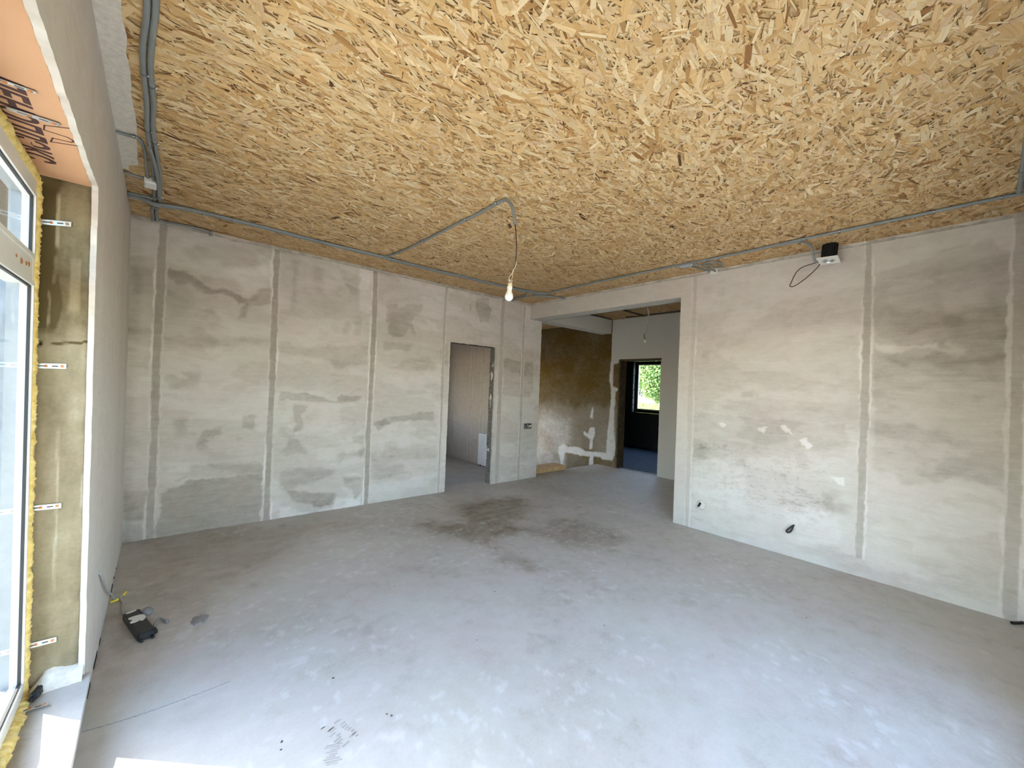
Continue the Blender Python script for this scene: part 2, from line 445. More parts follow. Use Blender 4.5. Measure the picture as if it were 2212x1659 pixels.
PATCH_HALL=[
 (1,0.006,[(6.2,0.09),(6.18,0.2),(6.04,0.29),(5.91,0.24),(5.72,0.27),(5.59,0.28),(5.43,0.22),(5.06,0.25),(4.9,0.25),(4.9,0.51),(4.85,1.22),(4.75,1.23),(4.73,0.73),(4.69,0.44),(4.7,0.24),(4.75,0.13),(4.97,0.11),(5.06,0.15),(5.51,0.1),(5.81,0.11),(6.0,0.1),(6.02,-0.05),(6.04,-0.17),(6.11,-0.18),(6.14,0.0)]),
 (1,0.006,[(4.87,2.12),(4.66,2.11),(4.66,2.06),(4.8,2.03),(4.8,1.6),(4.66,1.55),(4.64,1.53),(4.73,1.49),(4.73,1.2),(4.84,1.19),(4.85,1.59),(4.9,1.73),(4.89,1.85),(4.88,2.02)]),
 (1,0.006,[(5.29,1.17),(5.25,1.08),(5.27,0.9),(5.34,0.93)]),
 (1,0.006,[(5.34,0.72),(5.21,0.74),(5.19,0.63),(5.24,0.47),(5.26,0.28),(5.33,0.27),(5.32,0.48),(5.5,0.56),(5.49,0.63),(5.38,0.59)]),
 (1,0.006,[(5.31,0.13),(5.22,0.14),(5.21,-0.04),(5.33,-0.07)]),
]

# ------------------------------------------------------------------ materials
def new_mat(name):
    m = bpy.data.materials.new(name)
    m.use_nodes = True
    nt = m.node_tree
    b = nt.nodes['Principled BSDF']
    return m, nt, b
def N(nt, kind, **kw):
    n = nt.nodes.new(kind)
    for k, v in kw.items():
        setattr(n, k, v)
    return n
def setin(n, **kw):
    for k, v in kw.items():
        n.inputs[k.replace('_', ' ')].default_value = v
    return n
def ramp(nt, stops, interp='LINEAR'):
    n = nt.nodes.new('ShaderNodeValToRGB')
    n.color_ramp.interpolation = interp
    e = n.color_ramp.elements
    while len(e) > 1: e.remove(e[-1])
    e[0].position = stops[0][0]; e[0].color = (*stops[0][1], 1)
    for p, c in stops[1:]:
        x = e.new(p); x.color = (*c, 1)
    return n
def noise(nt, scale, detail=4, rough=.55, vec=None, mul=None, dist=0.0):
    n = nt.nodes.new('ShaderNodeTexNoise')
    n.inputs['Scale'].default_value = scale
    n.inputs['Detail'].default_value = detail
    n.inputs['Roughness'].default_value = rough
    n.inputs['Distortion'].default_value = dist
    if vec is not None:
        if mul is not None:
            mp = nt.nodes.new('ShaderNodeMapping')
            mp.inputs['Scale'].default_value = mul
            nt.links.new(vec, mp.inputs['Vector'])
            vec = mp.outputs[0]
        nt.links.new(vec, n.inputs['Vector'])
    return n
def mathn(nt, op, a, b=None, clamp=False):
    n = nt.nodes.new('ShaderNodeMath'); n.operation = op; n.use_clamp = clamp
    for i, x in enumerate((a, b)):
        if x is None: continue
        if hasattr(x, 'links'): nt.links.new(x, n.inputs[i])
        else: n.inputs[i].default_value = x
    return n.outputs[0]
def mixc(nt, fac, a, b, mode='MIX'):
    n = nt.nodes.new('ShaderNodeMix'); n.data_type = 'RGBA'; n.blend_type = mode
    for sock, x in ((n.inputs['Factor'], fac), (n.inputs[6], a), (n.inputs[7], b)):
        if hasattr(x, 'links'): nt.links.new(x, sock)
        elif isinstance(x, (int, float)): sock.default_value = x
        else: sock.default_value = (*x, 1)
    return n.outputs[2]
def bump(nt, b, h, strength=.3, dist=.01):
    n = nt.nodes.new('ShaderNodeBump')
    n.inputs['Strength'].default_value = strength
    n.inputs['Distance'].default_value = dist
    nt.links.new(h, n.inputs['Height'])
    nt.links.new(n.outputs[0], b.inputs['Normal'])

def tone_mat(name, dark, mid, light, streak=(5, 5, 45), rough=.92, amp=.6, speck=.4, bstr=.25, spec=.25):
    """colour comes from the 'tone' attribute (0 = mid) plus fine noise"""
    m, nt, b = new_mat(name)
    tc = N(nt, 'ShaderNodeTexCoord')
    at = N(nt, 'ShaderNodeAttribute', attribute_name='tone')
    n1 = noise(nt, 1.0, 5, .6, tc.outputs['Object'], streak)
    n2 = noise(nt, 70, 3, .6, tc.outputs['Object'])
    n3 = noise(nt, 1.0, 6, .68, tc.outputs['Object'], (11, 11, 17))
    a = mathn(nt, 'MULTIPLY', mathn(nt, 'SUBTRACT', n1.outputs[0], .5), amp)
    c = mathn(nt, 'MULTIPLY', mathn(nt, 'SUBTRACT', n2.outputs[0], .5), speck)
    d = mathn(nt, 'MULTIPLY', mathn(nt, 'SUBTRACT', n3.outputs[0], .5), .95)
    t = mathn(nt, 'ADD', mathn(nt, 'ADD', mathn(nt, 'ADD', at.outputs['Fac'], a), c), d)
    t = mathn(nt, 'ADD', mathn(nt, 'MULTIPLY', t, .30), .5)
    r = ramp(nt, [(0.1, dark), (.5, mid), (.9, light)])
    nt.links.new(t, r.inputs[0])
    # slight hue drift: pinkish / greenish damp clouds
    n4 = noise(nt, 2.3, 3, .5, tc.outputs['Object'])
    r4 = ramp(nt, [(.35, (.985, 1.0, .975)), (.5, (1, 1, 1)), (.65, (1.015, .985, .985))])
    nt.links.new(n4.outputs[0], r4.inputs[0])
    col = mixc(nt, 1.0, r.outputs[0], r4.outputs[0], 'MULTIPLY')
    nt.links.new(col, b.inputs['Base Color'])
    b.inputs['Roughness'].default_value = rough
    b.inputs['Specular IOR Level'].default_value = spec
    h = mathn(nt, 'ADD', mathn(nt, 'MULTIPLY', n1.outputs[0], .6), mathn(nt, 'MULTIPLY', n2.outputs[0], .4))
    bump(nt, b, h, bstr, .004)
    return m
def plain(name, col, rough=.5, metal=0.0, spec=.5, var=0.0, vscale=30, bstr=0.0, trans=0.0):
    m, nt, b = new_mat(name)
    b.inputs['Base Color'].default_value = (*col, 1)
    b.inputs['Roughness'].default_value = rough
    b.inputs['Metallic'].default_value = metal
    b.inputs['Specular IOR Level'].default_value = spec
    tc = N(nt, 'ShaderNodeTexCoord')
    n = noise(nt, vscale, 4, .6, tc.outputs['Object'])
    if var:
        lo = tuple(c * (1 - var) for c in col); hi = tuple(min(1, c * (1 + var)) for c in col)
        r = ramp(nt, [(.3, lo), (.7, hi)])
        nt.links.new(n.outputs[0], r.inputs[0])
        nt.links.new(r.outputs[0], b.inputs['Base Color'])
    if bstr:
        bump(nt, b, n.outputs[0], bstr, .004)
    return m

M = {}
M['plaster'] = tone_mat('grey_gypsum_plaster', (.30, .266, .226), (.548, .506, .462), (.735, .703, .68))
M['plaster_smooth'] = tone_mat('smooth_white_plaster', (.40, .385, .35), (.54, .525, .49), (.60, .59, .57), (3, 3, 6), amp=.12, speck=.1, bstr=.08)
M['plaster_stain'] = tone_mat('damp_brown_plaster', (.098, .062, .010), (.235, .205, .168), (.60, .60, .60), (5, 5, 9), amp=.5, speck=.4)
M['floor'] = tone_mat('concrete_screed', (.21, .165, .11), (.50, .472, .435), (.67, .66, .645), (9, 9, 9), rough=.62, amp=.5, speck=.55, bstr=.15, spec=.35)
M['reveal'] = tone_mat('raw_concrete_reveal', (.085, .062, .026), (.275, .225, .145), (.52, .48, .40), (14, 14, 2.5), amp=1.1, speck=.5, bstr=.5)
M['block'] = plain('grey_block', (.17, .16, .14), .95, var=.3, vscale=25, bstr=.6)
M['block_pale'] = plain('pale_aerated_block', (.55, .56, .58), .95, var=.15, vscale=25, bstr=.5)
M['mortar'] = plain('pale_mortar', (.66, .62, .56), .95, var=.12, vscale=40, bstr=.7)
M['dark_wall'] = plain('shade_dark_wall', (.035, .037, .042), .95, var=.2, vscale=8, bstr=.2)  # near-black colour stands in for the darkness of the back room
M['dark_floor'] = plain('shade_dark_screed', (.07, .085, .11), .8, var=.2, vscale=6)  # screed colour darkened to paint in the same gloom
M['dark_timber'] = plain('dark_rough_timber', (.075, .052, .028), .9, var=.45, vscale=18, bstr=.6)
M['soil'] = plain('low_bounce_soil', (.11, .105, .10), .95, var=.2, vscale=1.5)
M['slab'] = plain('bare_screed', (.43, .42, .41), .8, var=.12, vscale=5, bstr=.1)
M['pvc'] = plain('white_pvc', (.78, .77, .75), .35, var=.03)
M['outer_frame'] = plain('grey_outer_frame', (.27, .30, .33), .5, var=.08)
M['gasket'] = plain('black_gasket', (.02, .02, .022), .6)
M['steel'] = plain('zinc_steel', (.62, .64, .66), .38, metal=.85, var=.08, vscale=60)
M['rust'] = plain('rusty_screw', (.55, .22, .08), .6, metal=.3, var=.2)
M['conduit'] = plain('grey_pvc_conduit', (.215, .235, .24), .42, var=.06, vscale=20)
M['conduit_dark'] = plain('dark_conduit', (.05, .05, .052), .5, var=.1)
M['clip'] = plain('dark_clip', (.12, .13, .135), .5)
M['clip_steel'] = plain('bright_nail', (.9, .9, .9), .2, metal=1.0)
M['brown_wire'] = plain('brown_wire', (.05, .022, .014), .45)
M['black_wire'] = plain('black_wire', (.012, .012, .014), .4)
M['copper'] = plain('bare_copper', (.72, .48, .28), .3, metal=.9)
M['white_plastic'] = plain('white_plastic', (.82, .82, .80), .35)
M['cream_plastic'] = plain('cream_plastic', (.74, .68, .55), .4)
M['plug_grey'] = plain('plug_grey', (.20, .20, .21), .6, var=.1)
M['lip'] = plain('plaster_edge', (.43, .40, .355), .95, var=.25, vscale=14, bstr=.5)
M['outer_wall'] = plain('pale_outer_wall', (.20, .235, .26), .8, var=.35, vscale=2.5)
M['grey_plastic'] = plain('grey_plastic', (.40, .40, .41), .5, var=.05)
M['black_plastic'] = plain('black_plastic', (.012, .014, .018), .45, var=.3)
M['black_metal'] = plain('black_metal', (.014, .014, .014), .6, spec=.2)
M['yellow_plastic'] = plain('yellow_plastic', (.82, .63, .06), .4)
M['red_plastic'] = plain('red_plastic', (.75, .05, .03), .4)
M['paper'] = plain('paper_label', (.72, .71, .66), .8, var=.08, vscale=90)
M['red_ink'] = plain('red_ink', (.35, .13, .11), .8)
M['chrome'] = plain('chrome', (.75, .76, .78), .12, metal=1.0)
M['lamp_glass'] = plain('frosted_bulb', (.86, .86, .87), .35)
M['ink'] = plain('dark_print', (.055, .018, .02), .7)
M['board'] = plain('fresh_timber', (.56, .36, .17), .75, var=.2, vscale=14, bstr=.2)
M['radiator'] = plain('white_enamel', (.80, .82, .84), .3)
M['crumb'] = plain('dark_crumb', (.10, .075, .06), .9, var=.3)
M['tread'] = plain('tread_print', (.42, .37, .34), .9, var=.1, vscale=60)
M['splat'] = plain('mortar_splat', (.27, .265, .26), .9, var=.15, vscale=30, bstr=.4)

def xps():
    m, nt, b = new_mat('orange_foam_board')
    tc = N(nt, 'ShaderNodeTexCoord')
    n = noise(nt, 3, 3, .5, tc.outputs['Object'])
    r = ramp(nt, [(.3, (.52, .285, .155)), (.7, (.58, .335, .195))])
    nt.links.new(n.outputs[0], r.inputs[0])
    nt.links.new(r.outputs[0], b.inputs['Base Color'])
    b.inputs['Roughness'].default_value = .75
    n2 = noise(nt, 220, 2, .5, tc.outputs['Object'])
    bump(nt, b, n2.outputs[0], .12, .003)
    return m
M['xps'] = xps()
def foam():
    m, nt, b = new_mat('yellow_polyurethane_foam')
    tc = N(nt, 'ShaderNodeTexCoord')
    n = noise(nt, 40, 4, .6, tc.outputs['Object'])
    r = ramp(nt, [(.3, (.62, .42, .10)), (.55, (.80, .62, .24)), (.75, (.88, .74, .38))])
    nt.links.new(n.outputs[0], r.inputs[0])
    nt.links.new(r.outputs[0], b.inputs['Base Color'])
    b.inputs['Roughness'].default_value = .7
    b.inputs['Subsurface Weight'].default_value = .15
    b.inputs['Subsurface Radius'].default_value = (.01, .006, .002)
    bump(nt, b, n.outputs[0], .6, .006)
    return m
M['foam'] = foam()
def osb_strand():
    m, nt, b = new_mat('osb_strand')
    at = N(nt, 'ShaderNodeAttribute', attribute_name='tint')
    uv = N(nt, 'ShaderNodeTexCoord')
    n = noise(nt, 1.0, 4, .6, uv.outputs['UV'], (9, 160, 1))
    r = ramp(nt, [(.25, (.80, .75, .68)), (.5, (1, 1, 1)), (.8, (1.07, 1.05, 1.02))])
    nt.links.new(n.outputs[0], r.inputs[0])
    c = mixc(nt, 1.0, at.outputs['Color'], r.outputs[0], 'MULTIPLY')
    nt.links.new(c, b.inputs['Base Color'])
    b.inputs['Roughness'].default_value = .55
    b.inputs['Specular IOR Level'].default_value = .3
    bump(nt, b, n.outputs[0], .12, .002)
    return m
M['osb'] = osb_strand()
def osb_base():
    m, nt, b = new_mat('osb_core')
    tc = N(nt, 'ShaderNodeTexCoord')
    n = noise(nt, 1, 4, .6, tc.outputs['Object'], (14, 55, 10))
    r = ramp(nt, [(.3, (.26, .15, .06)), (.5, (.48, .32, .15)), (.7, (.62, .45, .23))])
    nt.links.new(n.outputs[0], r.inputs[0])
    nt.links.new(r.outputs[0], b.inputs['Base Color'])
    b.inputs['Roughness'].default_value = .6
    return m
M['osb_base'] = osb_base()
def glass(name, tint, dirt):
    m = bpy.data.materials.new(name); m.use_nodes = True
    nt = m.node_tree; nt.nodes.clear()
    out = N(nt, 'ShaderNodeOutputMaterial')
    tr = N(nt, 'ShaderNodeBsdfTransparent'); tr.inputs[0].default_value = (*tint, 1)
    gl = N(nt, 'ShaderNodeBsdfGlossy'); gl.inputs['Roughness'].default_value = .03
    gl.inputs['Color'].default_value = (.95, .97, 1, 1)
    fr = N(nt, 'ShaderNodeFresnel'); fr.inputs['IOR'].default_value = 1.5
    mx = N(nt, 'ShaderNodeMixShader')
    ge = N(nt, 'ShaderNodeNewGeometry')
    nt.links.new(mathn(nt, 'MULTIPLY', fr.outputs[0], mathn(nt, 'SUBTRACT', 1.0, ge.outputs['Backfacing'])), mx.inputs[0]); nt.links.new(tr.outputs[0], mx.inputs[1]); nt.links.new(gl.outputs[0], mx.inputs[2])
    # film of dust
    df = N(nt, 'ShaderNodeBsdfTranslucent'); df.inputs[0].default_value = (.75, .78, .80, 1)
    tc = N(nt, 'ShaderNodeTexCoord')
    n = noise(nt, 1, 5, .65, tc.outputs['Object'], (8, 14, 1.6))
    r = ramp(nt, [(.3, (dirt * .3,) * 3), (.75, (dirt,) * 3)])
    nt.links.new(n.outputs[0], r.inputs[0])
    mx2 = N(nt, 'ShaderNodeMixShader')
    nt.links.new(r.outputs[0], mx2.inputs[0]); nt.links.new(mx.outputs[0], mx2.inputs[1]); nt.links.new(df.outputs[0], mx2.inputs[2])
    nt.links.new(mx2.outputs[0], out.inputs[0])
    return m
M['glass'] = glass('window_glass', (.80, .85, .86), .014)
M['glass_clear'] = glass('clear_window_glass', (.96, .98, .97), .006)
def leafy(name, a, bcol):
    m, nt, b = new_mat(name)
    tc = N(nt, 'ShaderNodeTexCoord')
    n = noise(nt, 2.5, 4, .6, tc.outputs['Object'])
    r = ramp(nt, [(.3, a), (.7, bcol)])
    nt.links.new(n.outputs[0], r.inputs[0]); nt.links.new(r.outputs[0], b.inputs['Base Color'])
    b.inputs['Roughness'].default_value = .7
    return m
M['leaf'] = leafy('green_leaves', (.07, .14, .03), (.19, .28, .075))
M['leaf_dark'] = leafy('blue_green_needles', (.06, .12, .07), (.15, .23, .13))
M['bark'] = plain('bark', (.12, .085, .06), .9, var=.3, vscale=12, bstr=.5)
M['grass'] = leafy('meadow_grass', (.11, .17, .03), (.22, .28, .055))
M['sand'] = plain('sandy_ground', (.42, .38, .32), .95, var=.15, vscale=1.5)

# ------------------------------------------------------------------ wall tones
def seam(tone, a, z, centre, half, seed, edge=.013, z0=-1, depth=-.75, el=1.1, er=1.1):
    """vertical filled chase: even dark band with pale feathered edges"""
    c = centre + .012 * fbm(z * 1.3, z * 0 + seed, seed, 3)
    h = half * (1 + .35 * fbm(z * 2.1, z * 0 + 3.7, seed + 1, 3)) + .006 * fbm(z * 14, a * 0 + 1.2, seed + 9, 3)
    hl = h + .005 * fbm(z * 22, a * 0 + 7, seed + 2, 3); hr = h + .005 * fbm(z * 19, a * 0 + 4, seed + 3, 3)
    x = a - c
    top = sstep(z0 - .004, z0 + .006, z)
    for sgn, hh, e in ((-1, hl, el), (1, hr, er)):
        d = x * sgn - hh
        w = edge * np.clip(1 + 1.3 * fbm(z * 3.1, z * 0 + sgn, seed + 5 + sgn, 4) + .5 * fbm(z * 17, z * 0 + sgn, seed + 25 + sgn, 2), .05, 3)
        k = (.25 + .75 * sstep(-.2, .25, fbm(z * 1.7, z * 0 + 5 * sgn, seed + 12 + sgn, 3))) * e
        on = sstep(-.004, .003, d) * sstep(w + .004, w - .004, d) * top
        tone = tone * (1 - on) + on * (np.maximum(tone, 0) * .4 + k)
    inside = sstep(-.004, .004, x + hl) * sstep(.004, -.004, x - hr) * top
    return tone * (1 - inside) + inside * (depth + .15 * fbm(z * 2.2, z * 0, seed + 4, 3) + .08 * fbm(a * 50, z * 9, seed + 8, 2))
def trowel(a, z, seed, amp=.45):
    n1 = fbm(a * .9 + .2 * fbm(a * 3, z * 3, seed), z * 2.6, seed + 1, 5)
    n2 = fbm(a * 2.2, z * 7 + a * .3, seed + 2, 5)
    n3 = fbm(a * 8, z * 16, seed + 4, 3)
    k = sstep(-.03, .06, n1 + .35 * n2) * 2 - 1
    worn = sstep(.28, .42, n3 + .3 * n1)
    return amp * (.35 * k + .9 * n1 + .5 * n2) - .55 * worn * amp
def tone_far(a, z):
    t = .22 + trowel(a, z, 11, .42)
    t = apply_patches(t, a, z, [(q[0] * 1.35,) + q[1:] for q in PATCH_FAR], .028, 5)
    t += .22 * sstep(2.1, 2.9, a) * sstep(3.6, 2.9, a)
    for c, h, s in ((-.028, .026, 1), (.891, .027, 2), (1.947, .027, 3), (2.955, .017, 4), (3.985, .036, 5), (4.44, .02, 6)):
        t = seam(t, a, z, c, h, 100 + s * 17, .014, depth=-.8 if s < 4 else -.45, el=1.3 if s < 4 else .7, er=1.3 if s < 4 else .7)
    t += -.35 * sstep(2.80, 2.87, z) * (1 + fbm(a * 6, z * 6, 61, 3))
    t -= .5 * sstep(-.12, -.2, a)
    return t
def tone_right(a, z):
    t = trowel(a, z, 31, .36) + .1
    t = apply_patches(t, a, z, [(q[0] * (.72 if q[0] < 0 else 1),) + q[1:] for q in PATCH_RIGHT], .028, 15)
    worn = sstep(.16, .34, fbm(a * 26, z * 60, 71, 5, .7) + .35 * fbm(a * 3.5, z * 5, 72, 3))
    t -= .6 * worn * sstep(1.05, .9, z) * sstep(.2, .45, z) * sstep(.75, 1.0, a)
    t = seam(t, a, z, 2.165, .024, 301, .016, depth=-.25, el=.6, er=.4)
    t = seam(t, a, z, .66, .024, 333, .014, z0=.15, depth=-.65, el=1.0, er=1.1)
    t = seam(t, a, z, -.165, .03, 367, .018, depth=-.65, el=.5, er=.5)
    t = np.where((a > 2.2), .05 + .15 * fbm(a * 2, z * 5, 81, 3), t)
    return t
def tone_left(a, z):
    t = .35 + .22 * fbm(a * 9, z * .5, 41, 4) + .18 * fbm(a * .8, z * 1.2, 42, 4)
    return t

def relief_wall(seed, amp=.0018):
    def f(u, v, t):
        return amp * fbm(u * 2.2, v * 3.5, seed, 4) + .0009 * np.clip(t, -1.2, 1.4) * (np.abs(t) > .6)
    return f
def structure(o): return tag(o, kind='structure')

# ---- far wall: masonry core with a plaster skin
core = MB()
core.box(-.62, 3.07, 4.918, 5.02, -.02, 3.1).box(3.885, 4.835, 4.918, 5.02, -.02, 3.1).box(3.07, 3.885, 4.918, 5.02, 2.11, 3.1)
wall_far = structure(core.build('wall_far', M['block']))
us = breaks(-.27, 4.842, .0085, (3.058, 3.878, 4.575))
vs = breaks(0.0, 2.884, .0085, (2.09, 2.1))
me = skin('plaster', us, vs, lambda u, v, d: (u, Y0 - d, v), tone_far, [(3.058, 3.878, -1, 2.095), (4.575, 9, 2.628, 9)], .03, (0, -1, 0), .006, 3, relief_wall(21))
child(link('plaster', me, M['plaster']), wall_far)
# ragged plaster lip along the ceiling
lip = MB()
pts = [(x, Y0 - .004 + .004 * math.sin(x * 23), 2.869 + .022 * float(fbm(x * 4, 0.3, 9, 5)) - .03 * math.exp(-((x - .52) / .10) ** 2)) for x in np.linspace(-.24, 4.57, 120)]
for p, q in zip(pts[:-1], pts[1:]):
    lip.hexa([(p[0], p[1] - .004, 2.85), (q[0], q[1] - .004, 2.85), (q[0], 4.93, 2.85), (p[0], 4.93, 2.85),
              (p[0], p[1], p[2] + .012), (q[0], q[1], q[2] + .012), (q[0], 4.93, q[2] + .012), (p[0], 4.93, p[2] + .012)])
lip.build('plaster_lip', M['lip'], wall_far)
# the doorway's bare reveal of ridged blocks
zc = 0.0
k = 0
while zc < 2.08:
    h = min(.188, 2.10 - zc)
    b = MB()
    x = 3.868 + .004 * ((k * 7) % 3 - 1)
    b.box(x, 3.886, 4.921, 5.017, zc + .006, zc + h - .004)
    for i in range(5):
        yy = 4.930 + i * .0175
        b.box(x - .005, x + .002, yy, yy + .009, zc + .03 + .02 * ((i * 5 + k) % 3), zc + h - .02)
    b.build('brick', M['block'], wall_far)
    zc += .188; k += 1
for z0_, dz, yy in ((1.66, .13, 4.955), (1.28, .20, 4.96), (1.83, .07, 4.94), (.52, .05, 4.97)):
    b = MB()
    ring = [(3.861, yy + .024 * math.cos(t) * (1 + .3 * math.sin(3 * t + dz * 40)), z0_ + dz / 2 * math.sin(t) * (1 + .15 * math.cos(5 * t))) for t in np.linspace(0, 2 * math.pi, 14, endpoint=False)]
    b.prism(ring, (.006, 0, 0)).build('mortar_dab', M['mortar'], wall_far)
MB().box(3.06, 3.885, 4.90, 5.02, 2.098, 2.112).build('lintel_edge', M['dark_timber'], wall_far)

# ---- right wall with the wide opening and its beam
core = MB()
core.box(4.598, 4.812, YB - .2, 2.315, -.02, 3.1).box(4.598, 4.812, 2.315, 4.93, 2.645, 3.1)
wall_right = structure(core.build('wall_right', M['block']))
us = breaks(YB - .02, 4.886, .0085, (2.325,))
vs = breaks(0.0, 2.884, .0085, (2.63,))
me = skin('plaster', us, vs, lambda u, v, d: (X0 - d, u, v), tone_right, [(2.325, 9, -1, 2.63)], .03, (-1, 0, 0), .002, 7, relief_wall(27), .15)
child(link('plaster', me, M['plaster']), wall_right)
m2 = MB().box(4.60, 4.83, 2.30, 2.325, 0, 2.63).box(4.60, 4.83, 2.325, 4.89, 2.63, 2.655).box(4.81, 4.83, 1.0, 2.325, 0, 2.9).box(4.81, 4.83, 2.325, 4.92, 2.63, 2.9)
m2.build('jamb', M['plaster_smooth'], wall_right)
lip = MB()
pts = [(X0 + .003 * math.sin(y * 19), y, 2.869 + .020 * float(fbm(y * 4, 1.3, 19, 5))) for y in np.linspace(YB, 4.885, 120)]
for p, q in zip(pts[:-1], pts[1:]):
    lip.hexa([(p[0] - .004, p[1], 2.85), (4.61, p[1], 2.85), (4.61, q[1], 2.85), (q[0] - .004, q[1], 2.85),
              (p[0], p[1], p[2] + .012), (4.61, p[1], p[2] + .012), (4.61, q[1], q[2] + .012), (q[0], q[1], q[2] + .012)])
lip.build('plaster_lip', M['lip'], wall_right)

# ---- left wall: skin, masonry, niche
YW = .12                                   # near side of the window opening
def xl_core(z, d): return xw(z) - d
core = MB()
def slab_l(y0, y1, z0, z1, d0, d1):
    core.hexa([(xw(z0) - d1, y0, z0), (xw(z0) - d0, y0, z0), (xw(z0) - d0, y1, z0), (xw(z0) - d1, y1, z0),
               (xw(z1) - d1, y0, z1), (xw(z1) - d0, y0, z1), (xw(z1) - d0, y1, z1), (xw(z1) - d1, y1, z1)])
slab_l(YR + .035, 5.05, -.02, 3.1, .022, .25)
slab_l(YB - .2, YW, -.02, 3.1, .022, .25)
slab_l(YW, YR + .012, 2.36, 3.1, .022, .25)
slab_l(YW, YR + .012, -.3, .06, .012, .30)
wall_left = structure(core.build('wall_left', M['block']))
us = breaks(YB - .02, 4.892, .02, (YW, YR))
vs = breaks(0.0, 2.884, .02, (.112, 2.3))
me = skin('plaster', us, vs, lambda u, v, d: (xw(v) + d + np.where(v < .112, .010 * (v / .112), 0) * (u < YR), u, v), tone_left,
          [(YW, YR, .112, 2.3)], .02, (1, 0, 0), .012, 13, relief_wall(37, .003), .15)
child(link('plaster', me, M['plaster']), wall_left)
# joint left open at the foot of the plaster
gap = MB()
for y0_, y1_, h in ((2.62, 2.78, .016), (2.86, 3.06, .02), (3.10, 3.22, .012), (3.74, 3.98, .014), (4.05, 4.12, .012), (4.25, 4.30, .01)):
    gap.hexa([(xw(0) - .01, y0_, .0005), (xw(0) + .0035, y0_ + .03, .0005), (xw(0) + .0035, y1_ - .03, .0005), (xw(0) - .01, y1_, .0005),
              (xw(0) - .01, y0_, h), (xw(0) + .0030, y0_ + .03, h * .8), (xw(0) + .0030, y1_ - .03, h), (xw(0) - .01, y1_, h)])
gap.build('open_joint', M['black_metal'], wall_left)
# niche floor
us = breaks(YW, YR + .01, .02); vs = breaks(-.47, -.19, .014)
def tone_niche(u, v):
    t = .15 + .3 * fbm(u * 5, v * 9, 91, 4)
    t -= 1.1 * sstep(-.30, -.36, v + .03 * fbm(u * 4, v * 4, 93, 3))
    return t
def niche_h(u): return .114 + .046 * np.clip((u - 2.15) / .4, 0, 1)
me = skin('window_ledge', us, vs, lambda u, v, d: (v, u, niche_h(u) + d), tone_niche, (), .04, (0, 0, 1), .0, 17, lambda u, v, t: .004 * fbm(u * 6, v * 9, 95, 3), .9)
child(link('window_ledge', me, M['floor']), wall_left)
# concrete reveal beside the window
def tone_reveal(u, v):
    t = -.25 + .5 * fbm(u * 9, v * 2.0, 51, 5) + .4 * fbm(u * 22, v * 9, 52, 4)
    t -= .9 * sstep(1.62, 1.70, v) * sstep(-.325, -.345, u + .02 * fbm(u * 9, v * 5, 53, 3))
    t -= .45 * sstep(1.60, 1.72, v)
    t += .05 * sstep(1.55, 1.2, v)
    for ua, ub, va, vb, a in ((-.345, -.335, 2.02, 2.24, 1.4), (-.362, -.355, 1.68, 1.83, 1.6), (-.350, -.338, 1.86, 1.98, .8), (-.30, -.27, 1.75, 1.98, .5), (-.325, -.318, .55, 1.25, .6), (-.25, -.24, .9, 1.05, .8), (-.243, -.236, .55, .8, 1.0)):
        w = u + .004 * fbm(u * 40, v * 14, 54, 3)
        t += a * sstep(ua - .003, ua + .003, w) * sstep(ub + .003, ub - .003, w) * sstep(va - .02, va + .02, v) * sstep(vb + .02, vb - .02, v)
    crack = 1.615 + .012 * fbm(u * 25, v * 0, 55, 4) + (u + .3) * .12
    t -= 2.2 * sstep(.006, .001, np.abs(v - crack)) * sstep(-.36, -.33, u)
    return t
us = breaks(-.462, -.224, .006); vs = breaks(.06, 2.315, .0085)
def pos_reveal(u, v, d): return (u - .0135 * (v - 1.2) , YR + .012 - d, v)
me = skin('reveal', us, vs, pos_reveal, tone_reveal, (), .03, (0, -1, 0), .0, 23, lambda u, v, t: .003 * fbm(u * 14, v * 8, 57, 4) + .0012 * np.clip(t, -2, 1) - .02 * ((np.abs(v - 1.612 - (u + .3) * .12) < .008) & (fbm(u * 20, v * 0, 58, 2) > .05)), .2)
child(link('reveal', me, M['reveal']), wall_left)
# mortar fillet at the foot of the reveal
b = MB()
xs_ = np.linspace(-.37, -.212, 15)
v_, f_ = [], []
for i, x in enumerate(xs_):
    h = .075 * min(1, (i + 1) / 5) * (1 + .25 * float(fbm(x * 30, 0, 59, 3)))
    zb = .145
    v_ += [(x, YR - .045 + .01 * float(fbm(x * 22, 3, 60, 3)), zb), (x, YR - .02, zb + h * .75), (x, YR + .014, zb + h)]
for i in range(len(xs_) - 1):
    for j in range(2):
        f_.append((i * 3 + j, i * 3 + 3 + j, i * 3 + 4 + j, i * 3 + 1 + j))
b.add(v_, f_, True)
b.build('mortar_fillet', M['mortar'], wall_left, recalc=False)

